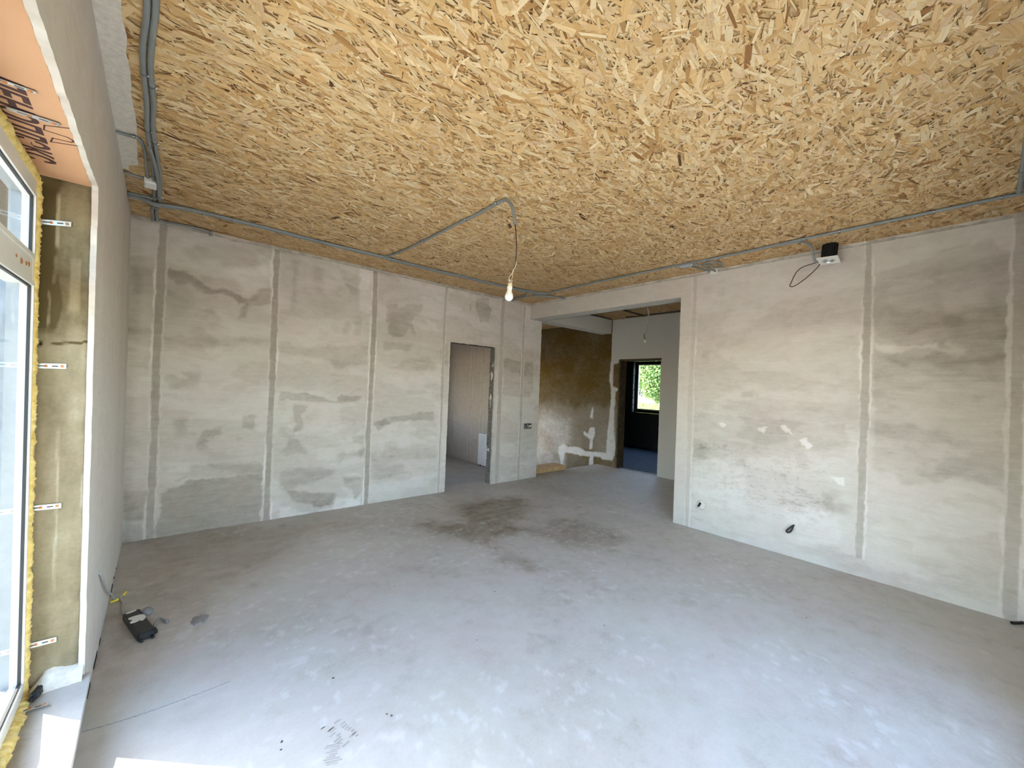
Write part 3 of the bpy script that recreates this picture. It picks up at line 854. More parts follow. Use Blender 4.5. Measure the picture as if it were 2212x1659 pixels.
# ---- ceiling board: core sheet plus real strands
ceiling = structure(MB().box(-.30, 4.63, YB - .1, 4.96, ZC + .004, ZC + .03).build('ceiling', M['osb_base']))
MB().box(-.8, 10.2, -1.2, 8.6, ZC + .08, ZC + .25).build('slab', M['block'], ceiling)
def strands(n, x0, x1, y0, y1, z, seed):
    rg = np.random.RandomState(seed)
    big = rg.rand(n)
    L = np.where(big < .30, rg.uniform(.045, .14, n), np.where(big < .62, rg.uniform(.035, .10, n), rg.uniform(.015, .06, n)))
    W = np.where(big < .30, rg.uniform(.010, .033, n), np.where(big < .62, rg.uniform(.004, .013, n), rg.uniform(.0018, .006, n)))
    cx, cy = rg.uniform(x0, x1, n), rg.uniform(y0, y1, n)
    ang = np.where(rg.rand(n) < .7, rg.normal(.12, .45, n), rg.uniform(0, math.pi, n))
    layer = rg.rand(n)
    z0 = z - layer * .0035 - .0002
    tilt, roll = rg.normal(0, .006, n), rg.normal(0, .02, n)
    bend = rg.normal(0, .02, n)
    e = rg.uniform(-.5, .5, (n, 4)); tp = rg.uniform(.55, 1.0, (n, 2))
    lx = np.stack([-.5 * L + e[:, 0] * W * .8, 0 * L, .5 * L + e[:, 1] * W * .8, .5 * L + e[:, 2] * W * .8, 0 * L, -.5 * L + e[:, 3] * W * .8], 1)
    ly = np.stack([-.5 * W * tp[:, 0], -.5 * W + bend * L * .2, -.5 * W * tp[:, 1], .5 * W * tp[:, 1], .5 * W + bend * L * .2, .5 * W * tp[:, 0]], 1)
    c, s = np.cos(ang)[:, None], np.sin(ang)[:, None]
    X = cx[:, None] + lx * c - ly * s
    Y = cy[:, None] + lx * s + ly * c
    X = np.clip(X, x0, x1); Y = np.clip(Y, y0, y1)
    Z = np.minimum(z0[:, None] + lx * tilt[:, None] + ly * roll[:, None], z)
    V = np.stack([X, Y, Z], -1).reshape(-1, 3)
    b6 = np.arange(n)[:, None] * 6
    F = np.concatenate([b6 + np.array([[5, 4, 1, 0]]), b6 + np.array([[4, 3, 2, 1]])])
    pal = np.array([(.77, .565, .315), (.73, .505, .255), (.68, .44, .20), (.60, .365, .15), (.83, .655, .41), (.49, .275, .105), (.70, .485, .29), (.30, .145, .05), (.11, .05, .02)])
    pr = np.array([.21, .22, .18, .12, .12, .055, .07, .022, .003])
    pi = rg.choice(len(pal), n, p=pr / pr.sum())
    small = big >= .62
    pi = np.where(small & (rg.rand(n) < .24), rg.choice([5, 5, 7, 7, 8], n), pi)
    t = .91 * pal[pi] * rg.uniform(.86, 1.08, n)[:, None]
    tint = np.repeat(np.concatenate([t, np.ones((n, 1))], 1), 6, 0)
    off = rg.uniform(0, 40, (n, 1))
    UVv = np.stack([lx + off, ly + off * .37], -1).reshape(-1, 2)
    uv = UVv[F.ravel()]
    return np_mesh('strand', V, F, {'tint': tint}, uv=uv)
st = child(link('strand', strands(88000, -.245, 4.60, YB - .02, 4.93, ZC, 5), M['osb']), ceiling)
tag(st, kind='stuff')
# plaster smeared onto the board along the left wall
b = MB()
ys_ = np.linspace(1.2, 3.85, 60)
w_ = [.085 + .022 * float(fbm(y * 4, 2.2, 62, 4)) - (.05 if y > 3.72 else 0) for y in ys_]
for i in range(59):
    b.hexa([(-.26, ys_[i], ZC - .0065), (-.243 + w_[i], ys_[i], ZC - .0055), (-.243 + w_[i + 1], ys_[i + 1], ZC - .0055), (-.26, ys_[i + 1], ZC - .0065),
            (-.26, ys_[i], ZC + .004), (-.243 + w_[i], ys_[i], ZC + .004), (-.243 + w_[i + 1], ys_[i + 1], ZC + .004), (-.26, ys_[i + 1], ZC + .004)])
b.build('plaster_smear', M['mortar'], ceiling)

# ---- floor
def tone_floor(u, v):
    t = .30 * fbm(u * 1.3, v * 1.3, 201, 4) + .22 * fbm(u * 5, v * 5, 202, 5)
    t += .55 * sstep(.30, .5, fbm(u * 22, v * 22, 203, 3)) * sstep(0, .4, fbm(u * 1.5, v * 1.5, 204, 2) + .15)
    t -= .2 * sstep(.36, .5, fbm(u * 9, v * 9, 205, 3))
    t = apply_patches(t, u, v, [(max(q[0] * 1.2, -1.19), q[1] * 1.7, q[2]) for q in PATCH_FLOOR], .09, 25)
    return t
us = breaks(-.23, 6.82, .016); vs = breaks(YB - .02, 5.12, .016)
me = skin('floor', us, vs, lambda u, v, d: (u, v, d), tone_floor, (), .03, (0, 0, 1), 0, 29, lambda u, v, t: .0012 * fbm(u * 3, v * 3, 207, 3))
floor = structure(link('floor', me, M['floor']))
MB().box(-.6, 4.9, -.5, 8.2, -.2, -.004).box(4.9, 10.2, .6, 5.13, -.2, -.004).box(6.9, 10.2, 5.13, 8.2, -.2, -.004).build('slab', M['slab'], floor)
# hairline joint and foot prints
b = MB()
cr = smooth_path([(-.195, 2.41, 0), (-.079, 2.391, 0), (.025, 2.382, 0), (.206, 2.381, 0), (.31, 2.386, 0)], 14)
for i, (p, q) in enumerate(zip(cr[:-1], cr[1:])):
    w = .0006 * (1 + .7 * math.sin(i * 2.3)) + .0003
    j = .0015 * math.sin(i * 1.7)
    b.hexa([(p.x, p.y - w + j, .0), (q.x, q.y - w + j, .0), (q.x, q.y + w + j, .0), (p.x, p.y + w + j, .0), (p.x, p.y - w + j, .0019), (q.x, q.y - w + j, .0019), (q.x, q.y + w + j, .0019), (p.x, p.y + w + j, .0019)])
b.build('crack', M['splat'], floor)
def footprint(cx, cy, ang, bars, mat):
    b = MB()
    c, s = math.cos(ang), math.sin(ang)
    for (u, v, l, w, a) in bars:
        ca, sa = math.cos(a), math.sin(a)
        pts = []
        for du, dv in ((-l, -w), (l, -w), (l, w), (-l, w)):
            x, y = u + du * ca - dv * sa, v + du * sa + dv * ca
            pts.append((cx + x * c - y * s, cy + x * s + y * c))
        b.hexa([(x, y, -.001) for x, y in pts] + [(x, y, .0020) for x, y in pts])
    b.build('footprint', mat, floor)
rgf = random.Random(3)
bars = [(rgf.choice((-.028, .024)) + rgf.uniform(-.012, .012), -.07 + .016 * i + rgf.uniform(-.003, .003), rgf.uniform(.006, .017), .0022, .12) for i in range(10) for _ in (0, 1)]
footprint(.637, 1.765, .25, bars, M['tread'])
bars = [(rgf.uniform(-.012, .012), -.045 + .011 * i, rgf.uniform(.014, .03), .002, .1) for i in range(9)]
footprint(.575, 1.675, -.5, bars, M['tread'])

# ---- wall behind the viewer
wb = MB().box(-.6, .9, YB - .2, YB - .02, -.02, 3.1).box(3.2, 4.82, YB - .2, YB - .02, -.02, 3.1).box(.9, 3.2, YB - .2, YB - .02, -.02, .12).box(.9, 3.2, YB - .2, YB - .02, 2.3, 3.1)
wall_back = structure(wb.build('wall_back', M['plaster_smooth']))

# ---- hall beyond the opening
def tone_hallwall(u, v):
    t = .15 + .12 * fbm(u * 1.2, v * 1.2, 301, 3)
    brown = ((u > 4.86 + .01 * fbm(v * 8, u * 0, 302, 3)) | ((v < 2.105) & (u > 4.60))).astype(float)
    damp = sstep(1.28, 1.55, v + .16 * fbm(u * 3.2, v * 2.4, 303, 4) - .06 * (u - 5.3))
    tb = -.35 - .95 * damp + .42 * fbm(u * 3, v * 3, 304, 5) + .1
    tb -= .9 * sstep(1.02, 1.3, v + .18 * fbm(u * 4, v * 2, 305, 4)) * (1 - damp)
    tb += .55 * sstep(5.2, 6.3, u) * sstep(1.2, .7, v)
    tb -= .7 * sstep(.28, .2, v - .03 * (u - 5)) * sstep(6.0, 5.9, u)
    t = np.where(brown > 0, tb, t)
    chase = np.full(u.shape, 0.0)
    for tt, s, poly in PATCH_HALL:
        wu = u + .012 * fbm(u * 20, v * 20, 306, 3); wv = v + .012 * fbm(u * 20, v * 20, 307, 3)
        chase = np.maximum(chase, sstep(-.012, .012, poly_sdf(wu, wv, poly)))
    t = t * (1 - chase) + chase * (1.05 + .15 * fbm(u * 20, v * 20, 308, 3))
    return t
core = MB()
core.box(6.83, 7.02, 1.0, 3.785, -.02, 3.1).box(6.83, 7.02, 3.785, 4.67, 2.125, 3.1).box(6.83, 7.02, 4.67, 8.4, -2.6, 3.1)
wall_hall = structure(core.build('wall_hall', M['block']))
us = breaks(1.0, 8.3, .02, (3.79, 4.66, 4.86)); vs = breaks(-.7, 2.95, .02, (0.0, 2.11))
me = skin('plaster_stain', us, vs, lambda u, v, d: (X1 - d, u, v), tone_hallwall, [(3.79, 4.66, -1, 2.11), (-1, 4.86, -9, 9), (4.66, 9, 2.90, 9)], .03, (-1, 0, 0), .004, 33, relief_wall(47))
child(link('damp_plaster', me, M['plaster_stain']), wall_hall)
def tone_white(u, v): return .1 + .2 * fbm(u * 1.3, v * 1.3, 311, 3)
us = breaks(1.0, 4.862, .02, (3.79, 4.655)); vs = breaks(0.0, 2.92, .02, (2.11,))
me = skin('smooth_plaster', us, vs, lambda u, v, d: (X1 - .004 - d, u, v), tone_white, [(3.79, 9, -1, 2.11)], .03, (-1, 0, 0), .003, 35, relief_wall(48))
child(link('smooth_plaster', me, M['plaster_smooth']), wall_hall)
us = breaks(4.652, 4.87, .02); vs = breaks(0.0, 2.115, .02)
me = skin('rough_plaster', us, vs, lambda u, v, d: (X1 - .002 - d, u, v), tone_hallwall, (), .03, (-1, 0, 0), .004, 36, relief_wall(49))
child(link('rough_plaster', me, M['plaster_stain']), wall_hall)
# dark rough lining of the inner doorway
b = MB()
for i in range(5):
    xa = 6.80 + i * .046
    b.box(xa, xa + .042, 4.648 + .004 * (i % 2), 4.68, 0, 2.12)
b.box(6.80, 7.02, 3.78, 4.67, 2.10, 2.13)
b.build('door_lining', M['dark_timber'], wall_hall)
# cross beam over the stair edge, hall ceilings
MB().box(4.835, X1 - .03, 4.862, 5.10, 2.645, 3.1).build('beam', M['plaster_smooth'], wall_hall)
hall_ceiling = structure(MB().box(4.83, 6.84, 1.0, 4.87, ZC + .034, ZC + .07).box(4.83, 6.84, 5.09, 8.3, ZC + .014, ZC + .07).build('ceiling', M['osb_base']))
st = child(link('strand', strands(9000, 4.84, 6.80, 1.2, 4.86, ZC + .032, 8), M['osb']), hall_ceiling)
tag(st, kind='stuff')
st = child(link('strand', strands(5000, 4.84, 6.80, 5.1, 8.2, ZC + .012, 9), M['osb']), hall_ceiling)
tag(st, kind='stuff')
# stairwell and hall sides
w = MB()
w.box(4.692, 4.84, 5.021, 8.4, -2.6, 3.1)
structure(w.build('wall_stair', M['plaster_smooth']))
w = MB().box(4.84, 5.0, 8.3, 8.45, -2.6, 3.1).box(6.3, 6.84, 8.3, 8.45, -2.6, 3.1).box(5.0, 6.3, 8.3, 8.45, 2.2, 3.1).box(5.0, 6.3, 8.3, 8.45, -2.6, .1)
structure(w.build('wall_stair_end', M['plaster_smooth']))
structure(MB().box(4.83, 6.84, .9, 1.02, -.02, 3.1).build('wall_hall_end', M['plaster_smooth']))
structure(MB().box(4.84, 6.83, 5.1, 8.3, -2.7, -2.6).build('floor_stair', M['slab']))
MB().box(4.84, 6.80, 5.10, 5.13, -.3, -.002).build('slab_edge', M['block'], floor)

# ---- side room behind the doorway of the far wall
def tone_side(u, v):
    t = -.35 + .25 * fbm(u * 1.2, v * 3, 402, 4)
    for c, s in ((6.62, 1), (7.25, 2), (6.25, 3)):
        t = seam(t, u, v, c, .03, 410 + s * 7, .015, depth=-.5, el=.3, er=.3)
    return t
us = breaks(5.02, 8.3, .02); vs = breaks(0, 2.9, .02)
me = skin('wall_side', us, vs, lambda u, v, d: (4.66 - d, u, v), tone_side, (), .03, (-1, 0, 0), 0, 39, relief_wall(50))
structure(link('wall_side', me, M['plaster']))
w = MB().box(-.6, 1.6, 8.2, 8.4, -.02, 3.1).box(3.0, 4.7, 8.2, 8.4, -.02, 3.1).box(1.6, 3.0, 8.2, 8.4, 2.2, 3.1).box(1.6, 3.0, 8.2, 8.4, -.02, .9)
w.box(.6, 6.9, 8.4, 10.4, 2.25, 2.35)  # unseen canopy added to keep direct sun out of the openings
structure(w.build('wall_side_end_sunshade', M['plaster_smooth']))
structure(MB().box(-.62, -.4, 5.02, 8.4, -.02, 3.1).build('wall_side_left', M['plaster_smooth']))

# ---- dark room with a window
w = MB()
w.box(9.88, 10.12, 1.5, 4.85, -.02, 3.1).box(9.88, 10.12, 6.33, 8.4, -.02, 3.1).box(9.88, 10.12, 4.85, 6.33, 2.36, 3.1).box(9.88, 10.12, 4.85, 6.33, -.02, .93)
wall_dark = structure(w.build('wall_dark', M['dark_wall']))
for i in range(7):
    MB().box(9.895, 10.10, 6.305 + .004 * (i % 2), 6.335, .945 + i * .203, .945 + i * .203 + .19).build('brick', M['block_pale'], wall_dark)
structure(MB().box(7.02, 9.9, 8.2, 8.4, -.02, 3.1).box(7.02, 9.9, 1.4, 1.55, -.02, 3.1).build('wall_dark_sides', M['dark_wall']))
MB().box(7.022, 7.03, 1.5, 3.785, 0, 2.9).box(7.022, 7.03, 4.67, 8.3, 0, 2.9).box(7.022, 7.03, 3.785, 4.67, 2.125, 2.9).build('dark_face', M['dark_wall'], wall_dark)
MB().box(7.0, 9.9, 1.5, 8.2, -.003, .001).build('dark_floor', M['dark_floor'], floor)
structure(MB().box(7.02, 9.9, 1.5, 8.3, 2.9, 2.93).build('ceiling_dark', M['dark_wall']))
win2 = structure(empty('window_2', (9.99, 5.59, .93)))
def ring_frame(x0, x1, y0, y1, z0, z1, w, name, mat, parent):
    MB().box(x0, x1, y0, y0 + w, z0, z1).box(x0, x1, y1 - w, y1, z0, z1).box(x0, x1, y0 + w, y1 - w, z0, z0 + w).box(x0, x1, y0 + w, y1 - w, z1 - w, z1).build(name, mat, parent)
ring_frame(9.97, 10.04, 4.86, 6.30, .945, 2.345, .085, 'frame', M['black_metal'], win2)
ring_frame(9.962, 9.99, 4.93, 6.225, 1.02, 2.27, .03, 'sash', M['pvc'], win2)
MB().box(10.0, 10.006, 4.95, 6.21, 1.03, 2.26).build('pane', M['glass_clear'], win2)
MB().box(9.86, 9.97, 4.86, 6.31, .925, .944).build('sill', M['dark_timber'], win2)

# ------------------------------------------------------------------ window at the left
win = structure(empty('window_1', (-.42, 1.35, .12)))
YFR = 2.556                                  # outer edge of the frame
def frame_bar(b, y0, y1, z0, z1, d0, d1):
    """d measured outwards from the inner face of the frame"""
    b.hexa([(xf(z0) - d1, y0, z0), (xf(z0) - d0, y0, z0), (xf(z0) - d0, y1, z0), (xf(z0) - d1, y1, z0),
            (xf(z1) - d1, y0, z1), (xf(z1) - d0, y0, z1), (xf(z1) - d0, y1, z1), (xf(z1) - d1, y1, z1)])
GY1, GY0 = 2.508, .21
lights = [(GY0, 1.29, .225, 1.835), (1.39, GY1, .225, 1.835), (GY0, 1.29, 1.955, 2.195), (1.39, GY1, 1.955, 2.195)]
b = MB()
frame_bar(b, GY1, YFR, .15, 2.262, 0, .034)
frame_bar(b, .15, GY0, .15, 2.262, 0, .072)
frame_bar(b, GY0, GY1, .15, .225, 0, .034)
frame_bar(b, GY0, GY1, 2.195, 2.262, 0, .034)
b.build('frame', M['pvc'], win)
b = MB()
frame_bar(b, GY1 + .022, YFR + .004, .15, 2.262, .034, .072)
frame_bar(b, .15, GY0, .15, 2.262, .0725, .074)
frame_bar(b, GY0, GY1 + .022, .15, .215, .0345, .072)
frame_bar(b, GY0, GY1 + .022, 2.205, 2.262, .0345, .072)
b.build('outer_frame', M['outer_frame'], win)
b = MB(); frame_bar(b, GY0, GY1, 1.835, 1.955, .0005, .0715); b.build('transom', M['pvc'], win)
for z0, z1 in ((.225, 1.835), (1.955, 2.195)):
    b = MB(); frame_bar(b, 1.29, 1.39, z0, z1, .001, .071); b.build('mullion', M['pvc'], win)
for (y0, y1, z0, z1) in lights:
    b = MB(); frame_bar(b, y0 - .004, y1 + .004, z0 - .004, z1 + .004, .012, .018)
    p = b.build('pane', M['glass'], win)
    w = .009
    b = MB()
    for (a0, a1, c0, c1) in ((y0, y0 + w, z0, z1), (y1 - w, y1, z0, z1), (y0, y1, z0, z0 + w), (y0, y1, z1 - w, z1)):
        frame_bar(b, a0, a1, c0, c1, .003, .0118)
    b.build('gasket', M['gasket'], p)
    b = MB()
    e = .003
    for (a0, a1, c0, c1) in ((y0 - .014, y0 + e, z0 - .014, z1 + .014), (y1 - e, y1 + .014, z0 - .014, z1 + .014), (y0, y1, z0 - .014, z0 + e), (y0, y1, z1 - e, z1 + .014)):
        frame_bar(b, a0, a1, c0, c1, -.004, .0028)
    b.build('glazing_bead', M['pvc'], p)
for i, (yy, zz, s) in enumerate(((2.44, 1.905, .012), (2.40, 1.90, .010), (2.33, 1.895, .014), (2.26, 1.90, .008))):
    ring = [(xf(zz) + .0002, yy + s * math.cos(t) * (1 + .3 * math.sin(3 * t + i)), zz + s * .8 * math.sin(t)) for t in np.linspace(0, 2 * math.pi, 9, endpoint=False)]
    MB().prism(ring, (.0012, 0, 0)).build('mortar_spot', M['rust'], win)
# assumed window behind the viewer, unseen, added as fill for the far wall
fill_win = structure(empty('added_fill_window', (2.05, YB - .12, .12)))
b = MB().box(.92, .99, YB - .15, YB - .08, .14, 2.28).box(3.11, 3.18, YB - .15, YB - .08, .14, 2.28).box(2.0, 2.1, YB - .15, YB - .08, .21, 2.21).box(.99, 3.11, YB - .15, YB - .08, .14, .21).box(.99, 3.11, YB - .15, YB - .08, 2.21, 2.28)
b.build('frame', M['pvc'], fill_win)
for xa, xb in ((.99, 2.0), (2.1, 3.11)):
    MB().box(xa, xb, YB - .118, YB - .112, .21, 2.21).build('pane', M['glass_clear'], fill_win)
# bead of expanding foam between frame and masonry
def foam_bead(path, r, seed, name='foam_bead'):
    P = smooth_path(path, 70)
    seg = 16
    n = len(P)
    V, F = [], []
    for i, p in enumerate(P):
        t = (P[min(i + 1, n - 1)] - P[max(i - 1, 0)]).normalized()
        a = Vector((1, 0, 0)); a = (a - t * a.dot(t)).normalized(); bb = t.cross(a)
        s = i * .06
        for k in range(seg):
            th = 2 * math.pi * k / seg
            rr = r * (1 + .30 * float(fbm(s * 2.2 + math.cos(th), math.sin(th) + seed, seed, 3)) + .42 * max(0, float(fbm(s * 9 + math.cos(th) * 1.4, math.sin(th) * 1.4 + 7, seed + 3, 3))))
            V.append(p + (a * math.cos(th) + bb * math.sin(th)) * rr)
    for i in range(n - 1):
        for k in range(seg):
            k2 = (k + 1) % seg
            F.append((i * seg + k, i * seg + k2, i * seg + seg + k2, i * seg + seg + k))
    return child(link(name, mesh_from(name, V, F, True), M['foam']), win)
foam_bead([(xf(z) - .010, 2.553, z) for z in np.linspace(.15, 2.27, 8)], .021, 2)
foam_bead([(xf(2.27) - .010, y, 2.279) for y in np.linspace(2.54, .15, 8)], .021, 5)
foam_bead([(xf(.15) - .002, y, .137) for y in np.linspace(2.54, .15, 8)], .027, 9)
# anchor plates screwed to the reveal
def plate(cx, ax, ay, az, l, w, seed):
    """ax along the plate, az = outward face"""
    c, ax, ay, az = Vector(cx), Vector(ax).normalized(), Vector(ay).normalized(), Vector(az).normalized()
    p = MB().obox(c, ax, ay, az, l, w, .0022).build('anchor_plate', M['steel'], win)
    for off, ln in ((-.22, .020), (.12, .006), (.2, .014)):
        MB().obox(c + ax * l * off + az * .0012, ax, ay, az, ln, .0045, .0008).build('slot', M['gasket'], p)
    for off in (-.08, .38):
        q = c + ax * l * off + az * .0012
        MB().lathe(q, az, [(.0058, 0), (.005, .0018), (.002, .0026), (0, .0026)], 12).build('screw_head', M['rust'], p)
for i, (z, tl) in enumerate(((2.115, .12), (1.512, .01), (.918, .05), (.345, -.05))):
    plate((-.353 - .0135 * (z - 1.0) * .6, YR + .008, z), (1, 0, .16 * (1 if i < 1 else .2 if i == 1 else -.1 if i == 2 else .05)), (0, 0, 1), (0, -1, 0), .10, .021, i)
plate((-.332, 1.98, 2.296), (1, .06, 0), (0, 1, 0), (0, 0, -1), .11, .022, 7)
plate((-.350, 1.80, 2.296), (1, .10, 0), (0, 1, 0), (0, 0, -1), .10, .014, 8)
plate((-.338, 2.43, .156), (1, -.12, .05), (0, 1, 0), (0, 0, 1), .085, .016, 9)

# ------------------------------------------------------------------ insulation board over the window
ins = empty('insulation_board', (-.35, 1.3, 2.3))
tag(ins, 'orange foam insulation board with black lettering over the window', 'insulation board')
MB().hexa([(-.50, YW - .02, 2.301), (-.2565, YW - .02, 2.301), (-.2565, YR + .005, 2.301), (-.50, YR + .005, 2.301),
           (-.50, YW - .02, 2.35), (-.2565, YW - .02, 2.35), (-.2565, YR + .005, 2.35), (-.50, YR + .005, 2.35)]).build('board', M['xps'], ins)
fc = bpy.data.curves.new('lettering', 'FONT')
fc.body = '\u041f\u0415\u041d\u041e\u041f\u041b\u042d\u041a\u0421'
fc.size = .118
fc.shear = .28
fc.space_character = 1.02
fc.extrude = .0006
fc.offset = .0035
fo = bpy.data.objects.new('lettering', fc)
COL.objects.link(fo)
bpy.context.view_layer.update()
dg = bpy.context.evaluated_depsgraph_get()
tme = bpy.data.meshes.new_from_object(fo.evaluated_get(dg))
bpy.data.objects.remove(fo)
co = np.zeros(len(tme.vertices) * 3); tme.vertices.foreach_get('co', co); co = co.reshape(-1, 3)
lo, hi = co.min(0), co.max(0)
L0, L1, X_0, X_1 = 1.775, 2.395, -.412, -.322
uu = (co[:, 0] - lo[0]) / (hi[0] - lo[0]); vv = (co[:, 1] - lo[1]) / (hi[1] - lo[1])
new = np.stack([X_0 + (X_1 - X_0) * vv - .014 * uu, L0 + (L1 - L0) * uu, 2.3004 - (co[:, 2] - lo[2]) * .4], -1)
tme.vertices.foreach_set('co', new.ravel()); tme.update()
tme.name = 'lettering'
child(link('lettering', tme, M['ink']), ins)
# outlined emblem beside the word, cut off by the plaster
def ribbon(pts, w, z, dz):
    b = MB()
    P = [Vector((x, y, z)) for x, y in pts]
    for p, q in zip(P[:-1], P[1:]):
        d = (q - p); ln = d.length
        if ln < 1e-6: continue
        d /= ln; nrm = Vector((-d.y, d.x, 0)) * w / 2
        p2, q2 = p - d * w / 2, q + d * w / 2
        b.hexa([p2 - nrm, p2 + nrm, q2 + nrm, q2 - nrm] + [v + Vector((0, 0, dz)) for v in (p2 - nrm, p2 + nrm, q2 + nrm, q2 - nrm)])
    return b
emb = [(-.252, 1.995), (-.318, 2.035), (-.325, 2.075), (-.272, 2.080), (-.262, 2.092), (-.260, 2.105), (-.268, 2.116), (-.312, 2.125), (-.322, 2.165), (-.254, 2.132)]
ribbon(emb, .0042, 2.3008, -.0006).build('emblem', M['ink'], ins)

# ------------------------------------------------------------------ conduits on the ceiling
ZT = ZC - .0160
def zc_at(pts, z): return [(p[0], p[1], z if len(p) < 3 else p[2]) for p in pts]
def conduit(pts, r, label, clips=(), group=None, z=ZT, mat='conduit', res=8, clipw=1):
    o = MB().tube(zc_at(pts, z), r, 12, res).build('cable_conduit', M[mat])
    tag(o, label, 'conduit', group)
    P = smooth_path(zc_at(pts, z), 8)
    for c in clips:
        i = min(len(P) - 2, max(1, int(c * (len(P) - 1))))
        t = (P[i + 1] - P[i - 1]).normalized()
        b = MB().tube([P[i] - t * .005, P[i] + t * .005], r + .0018, 12)
        b.build('clip', M['clip'], o)
        s = t.cross(Vector((0, 0, 1)))
        n = MB().lathe(P[i] + s * (r + .004) * clipw + Vector((0, 0, -.004)), (0, 0, -1), [(.0055, 0), (.0055, .003), (.003, .0055), (0, .006)], 10)
        n.build('nail_head', M['clip_steel'], o)
    return o
mainp = [(-.235, 4.36, ZT), (-.18, 4.33), (-.09, 4.315, ZT - .028), (.05, 4.315, ZT - .012), (.217, 4.318), (.65, 4.312), (1.02, 4.322), (1.45, 4.322), (1.80, 4.305), (1.90, 4.322), (2.48, 4.325), (2.91, 4.30), (3.36, 4.29), (3.73, 4.25), (4.05, 4.195), (4.16, 4.13)]
conduit(mainp, .0135, 'grey ceiling conduit by the far wall (bulb side of the pair)', [.16, .3, .42, .6, .72, .8])
main2 = [(p[0], p[1] + .029) + tuple(p[2:]) for p in mainp[:-3]] + [(3.74, 4.284), (4.08, 4.264), (4.35, 4.205), (4.56, 4.135)]
conduit(main2, .0135, 'grey ceiling conduit by the far wall (wall side of the pair)', [.25, .5])
A = [(-.086, 1.4), (-.087, 2.047), (-.103, 2.295), (-.108, 2.464), (-.102, 2.801), (-.105, 3.028), (-.101, 3.258), (-.092, 3.517), (-.084, 3.881), (-.086, 4.225), (-.092, 4.448), (-.104, 4.60), (-.100, 4.78), (-.104, 4.885)]
conduit(A, .0115, 'grey conduit along the left edge of the ceiling, nearer to the window wall', [.25, .42, .6, .8], 'x' and None)
B = [(-.060, 1.4), (-.062, 2.025), (-.072, 2.206), (-.083, 2.44), (-.080, 2.60), (-.076, 2.788), (-.081, 2.992), (-.075, 3.241), (-.062, 3.533), (-.050, 3.886), (-.054, 4.296), (-.066, 4.50), (-.077, 4.62), (-.073, 4.78), (-.078, 4.885)]
conduit(B, .0115, 'grey conduit along the left edge of the ceiling, farther from the window wall', [.3, .5, .7])
conduit([(-.098, 3.30, ZT - .018), (-.072, 3.60, ZT - .020), (-.060, 3.90, ZT - .020), (-.060, 4.15, ZT - .014), (-.075, 4.26, ZT), (-.12, 4.28, ZT - .002), (-.235, 4.30, ZT)], .011, 'short grey conduit lying over the left bundle and bending to the wall', [.5])
conduit([(-.243, 3.262), (-.20, 3.266), (-.155, 3.255), (-.135, 3.30), (-.123, 3.42), (-.120, 3.62), (-.118, 3.86)], .0085, 'thin grey conduit branching from the left wall into the bundle', [.3])
conduit([(-.243, 3.885), (-.20, 3.885), (-.138, 3.905)], .008, 'short grey conduit between the left wall and the white junction box')
conduit([(-.055, 4.85), (-.018, 4.853), (.10, 4.84), (.189, 4.832), (.27, 4.845), (.312, 4.872, ZT - .004), (.318, 4.884, ZT - .03)], .0105, 'short grey conduit in the corner over the far wall, ending in a stub', [.2, .6])
conduit([(1.815, 4.285), (1.84, 4.13), (1.852, 3.954), (1.862, 3.745), (1.864, 3.50), (1.864, 3.326), (1.860, 2.95), (1.866, 2.70), (1.862, 2.544), (1.857, 2.36), (1.857, 2.29, ZT - .012), (1.86, 2.232, ZT - .07), (1.86, 2.204, ZT - .14), (1.86, 2.186, 2.652)], .0122, 'grey conduit crossing the ceiling and drooping towards the bare bulb', [.12, .3, .5, .68])
rr = [(4.16, 4.13), (4.145, 3.95), (4.138, 3.68), (4.125, 3.13), (4.132, 2.277), (4.140, 2.08), (4.145, 1.889), (4.150, 1.547), (4.130, 1.093), (4.129, .917), (4.126, .539), (4.130, .338), (4.126, .154), (4.128, -.06), (4.135, -.20)]
conduit(rr, .0125, 'long grey conduit along the ceiling beside the right wall', [.12, .3, .44, .6, .67, .74, .83, .93])
conduit([(4.175, 2.07, ZT - .004), (4.23, 1.98, ZT - .01), (4.33, 1.90), (4.44, 1.90, ZT - .005), (4.43, 1.82, ZT - .012), (4.30, 1.775, ZT - .016), (4.20, 1.80, ZT - .02), (4.185, 1.88, ZT - .02), (4.27, 1.94, ZT - .02), (4.42, 1.955, ZT - .012), (4.545, 1.93, ZT - .01)], .0085, 'thin grey conduit curled into a loop over the wide opening')
conduit([(4.19, 2.07), (4.30, 2.055), (4.42, 2.03), (4.55, 2.0)], .0085, 'thin grey conduit leading from the grey joint to the right wall')
conduit([(4.13, 1.20, ZT - .010), (4.135, 1.09, ZT - .012), (4.20, 1.035, ZT - .010), (4.30, 1.015, ZT - .02), (4.385, 1.018, ZT - .06), (4.42, 1.01, ZT - .12), (4.435, .995, 2.735)], .0095, 'grey conduit bending down to the square downlight')
conduit([(3.30, -.125), (3.508, -.128), (3.72, -.128), (3.93, -.130), (4.10, -.130)], .014, 'grey conduit across the ceiling in the right corner', [.5])
conduit([(3.82, 4.245), (3.95, 4.33, ZT - .004), (4.02, 4.45, ZT - .005), (4.06, 4.65), (4.075, 4.80), (4.08, 4.885)], .0095, 'grey conduit curving back to the far wall over the bulb end of the room')
conduit([(4.35, 4.235), (4.20, 4.33, ZT - .004), (4.12, 4.45), (4.13, 4.70), (4.15, 4.885)], .0095, 'grey conduit in the corner turning from the beam back to the far wall')

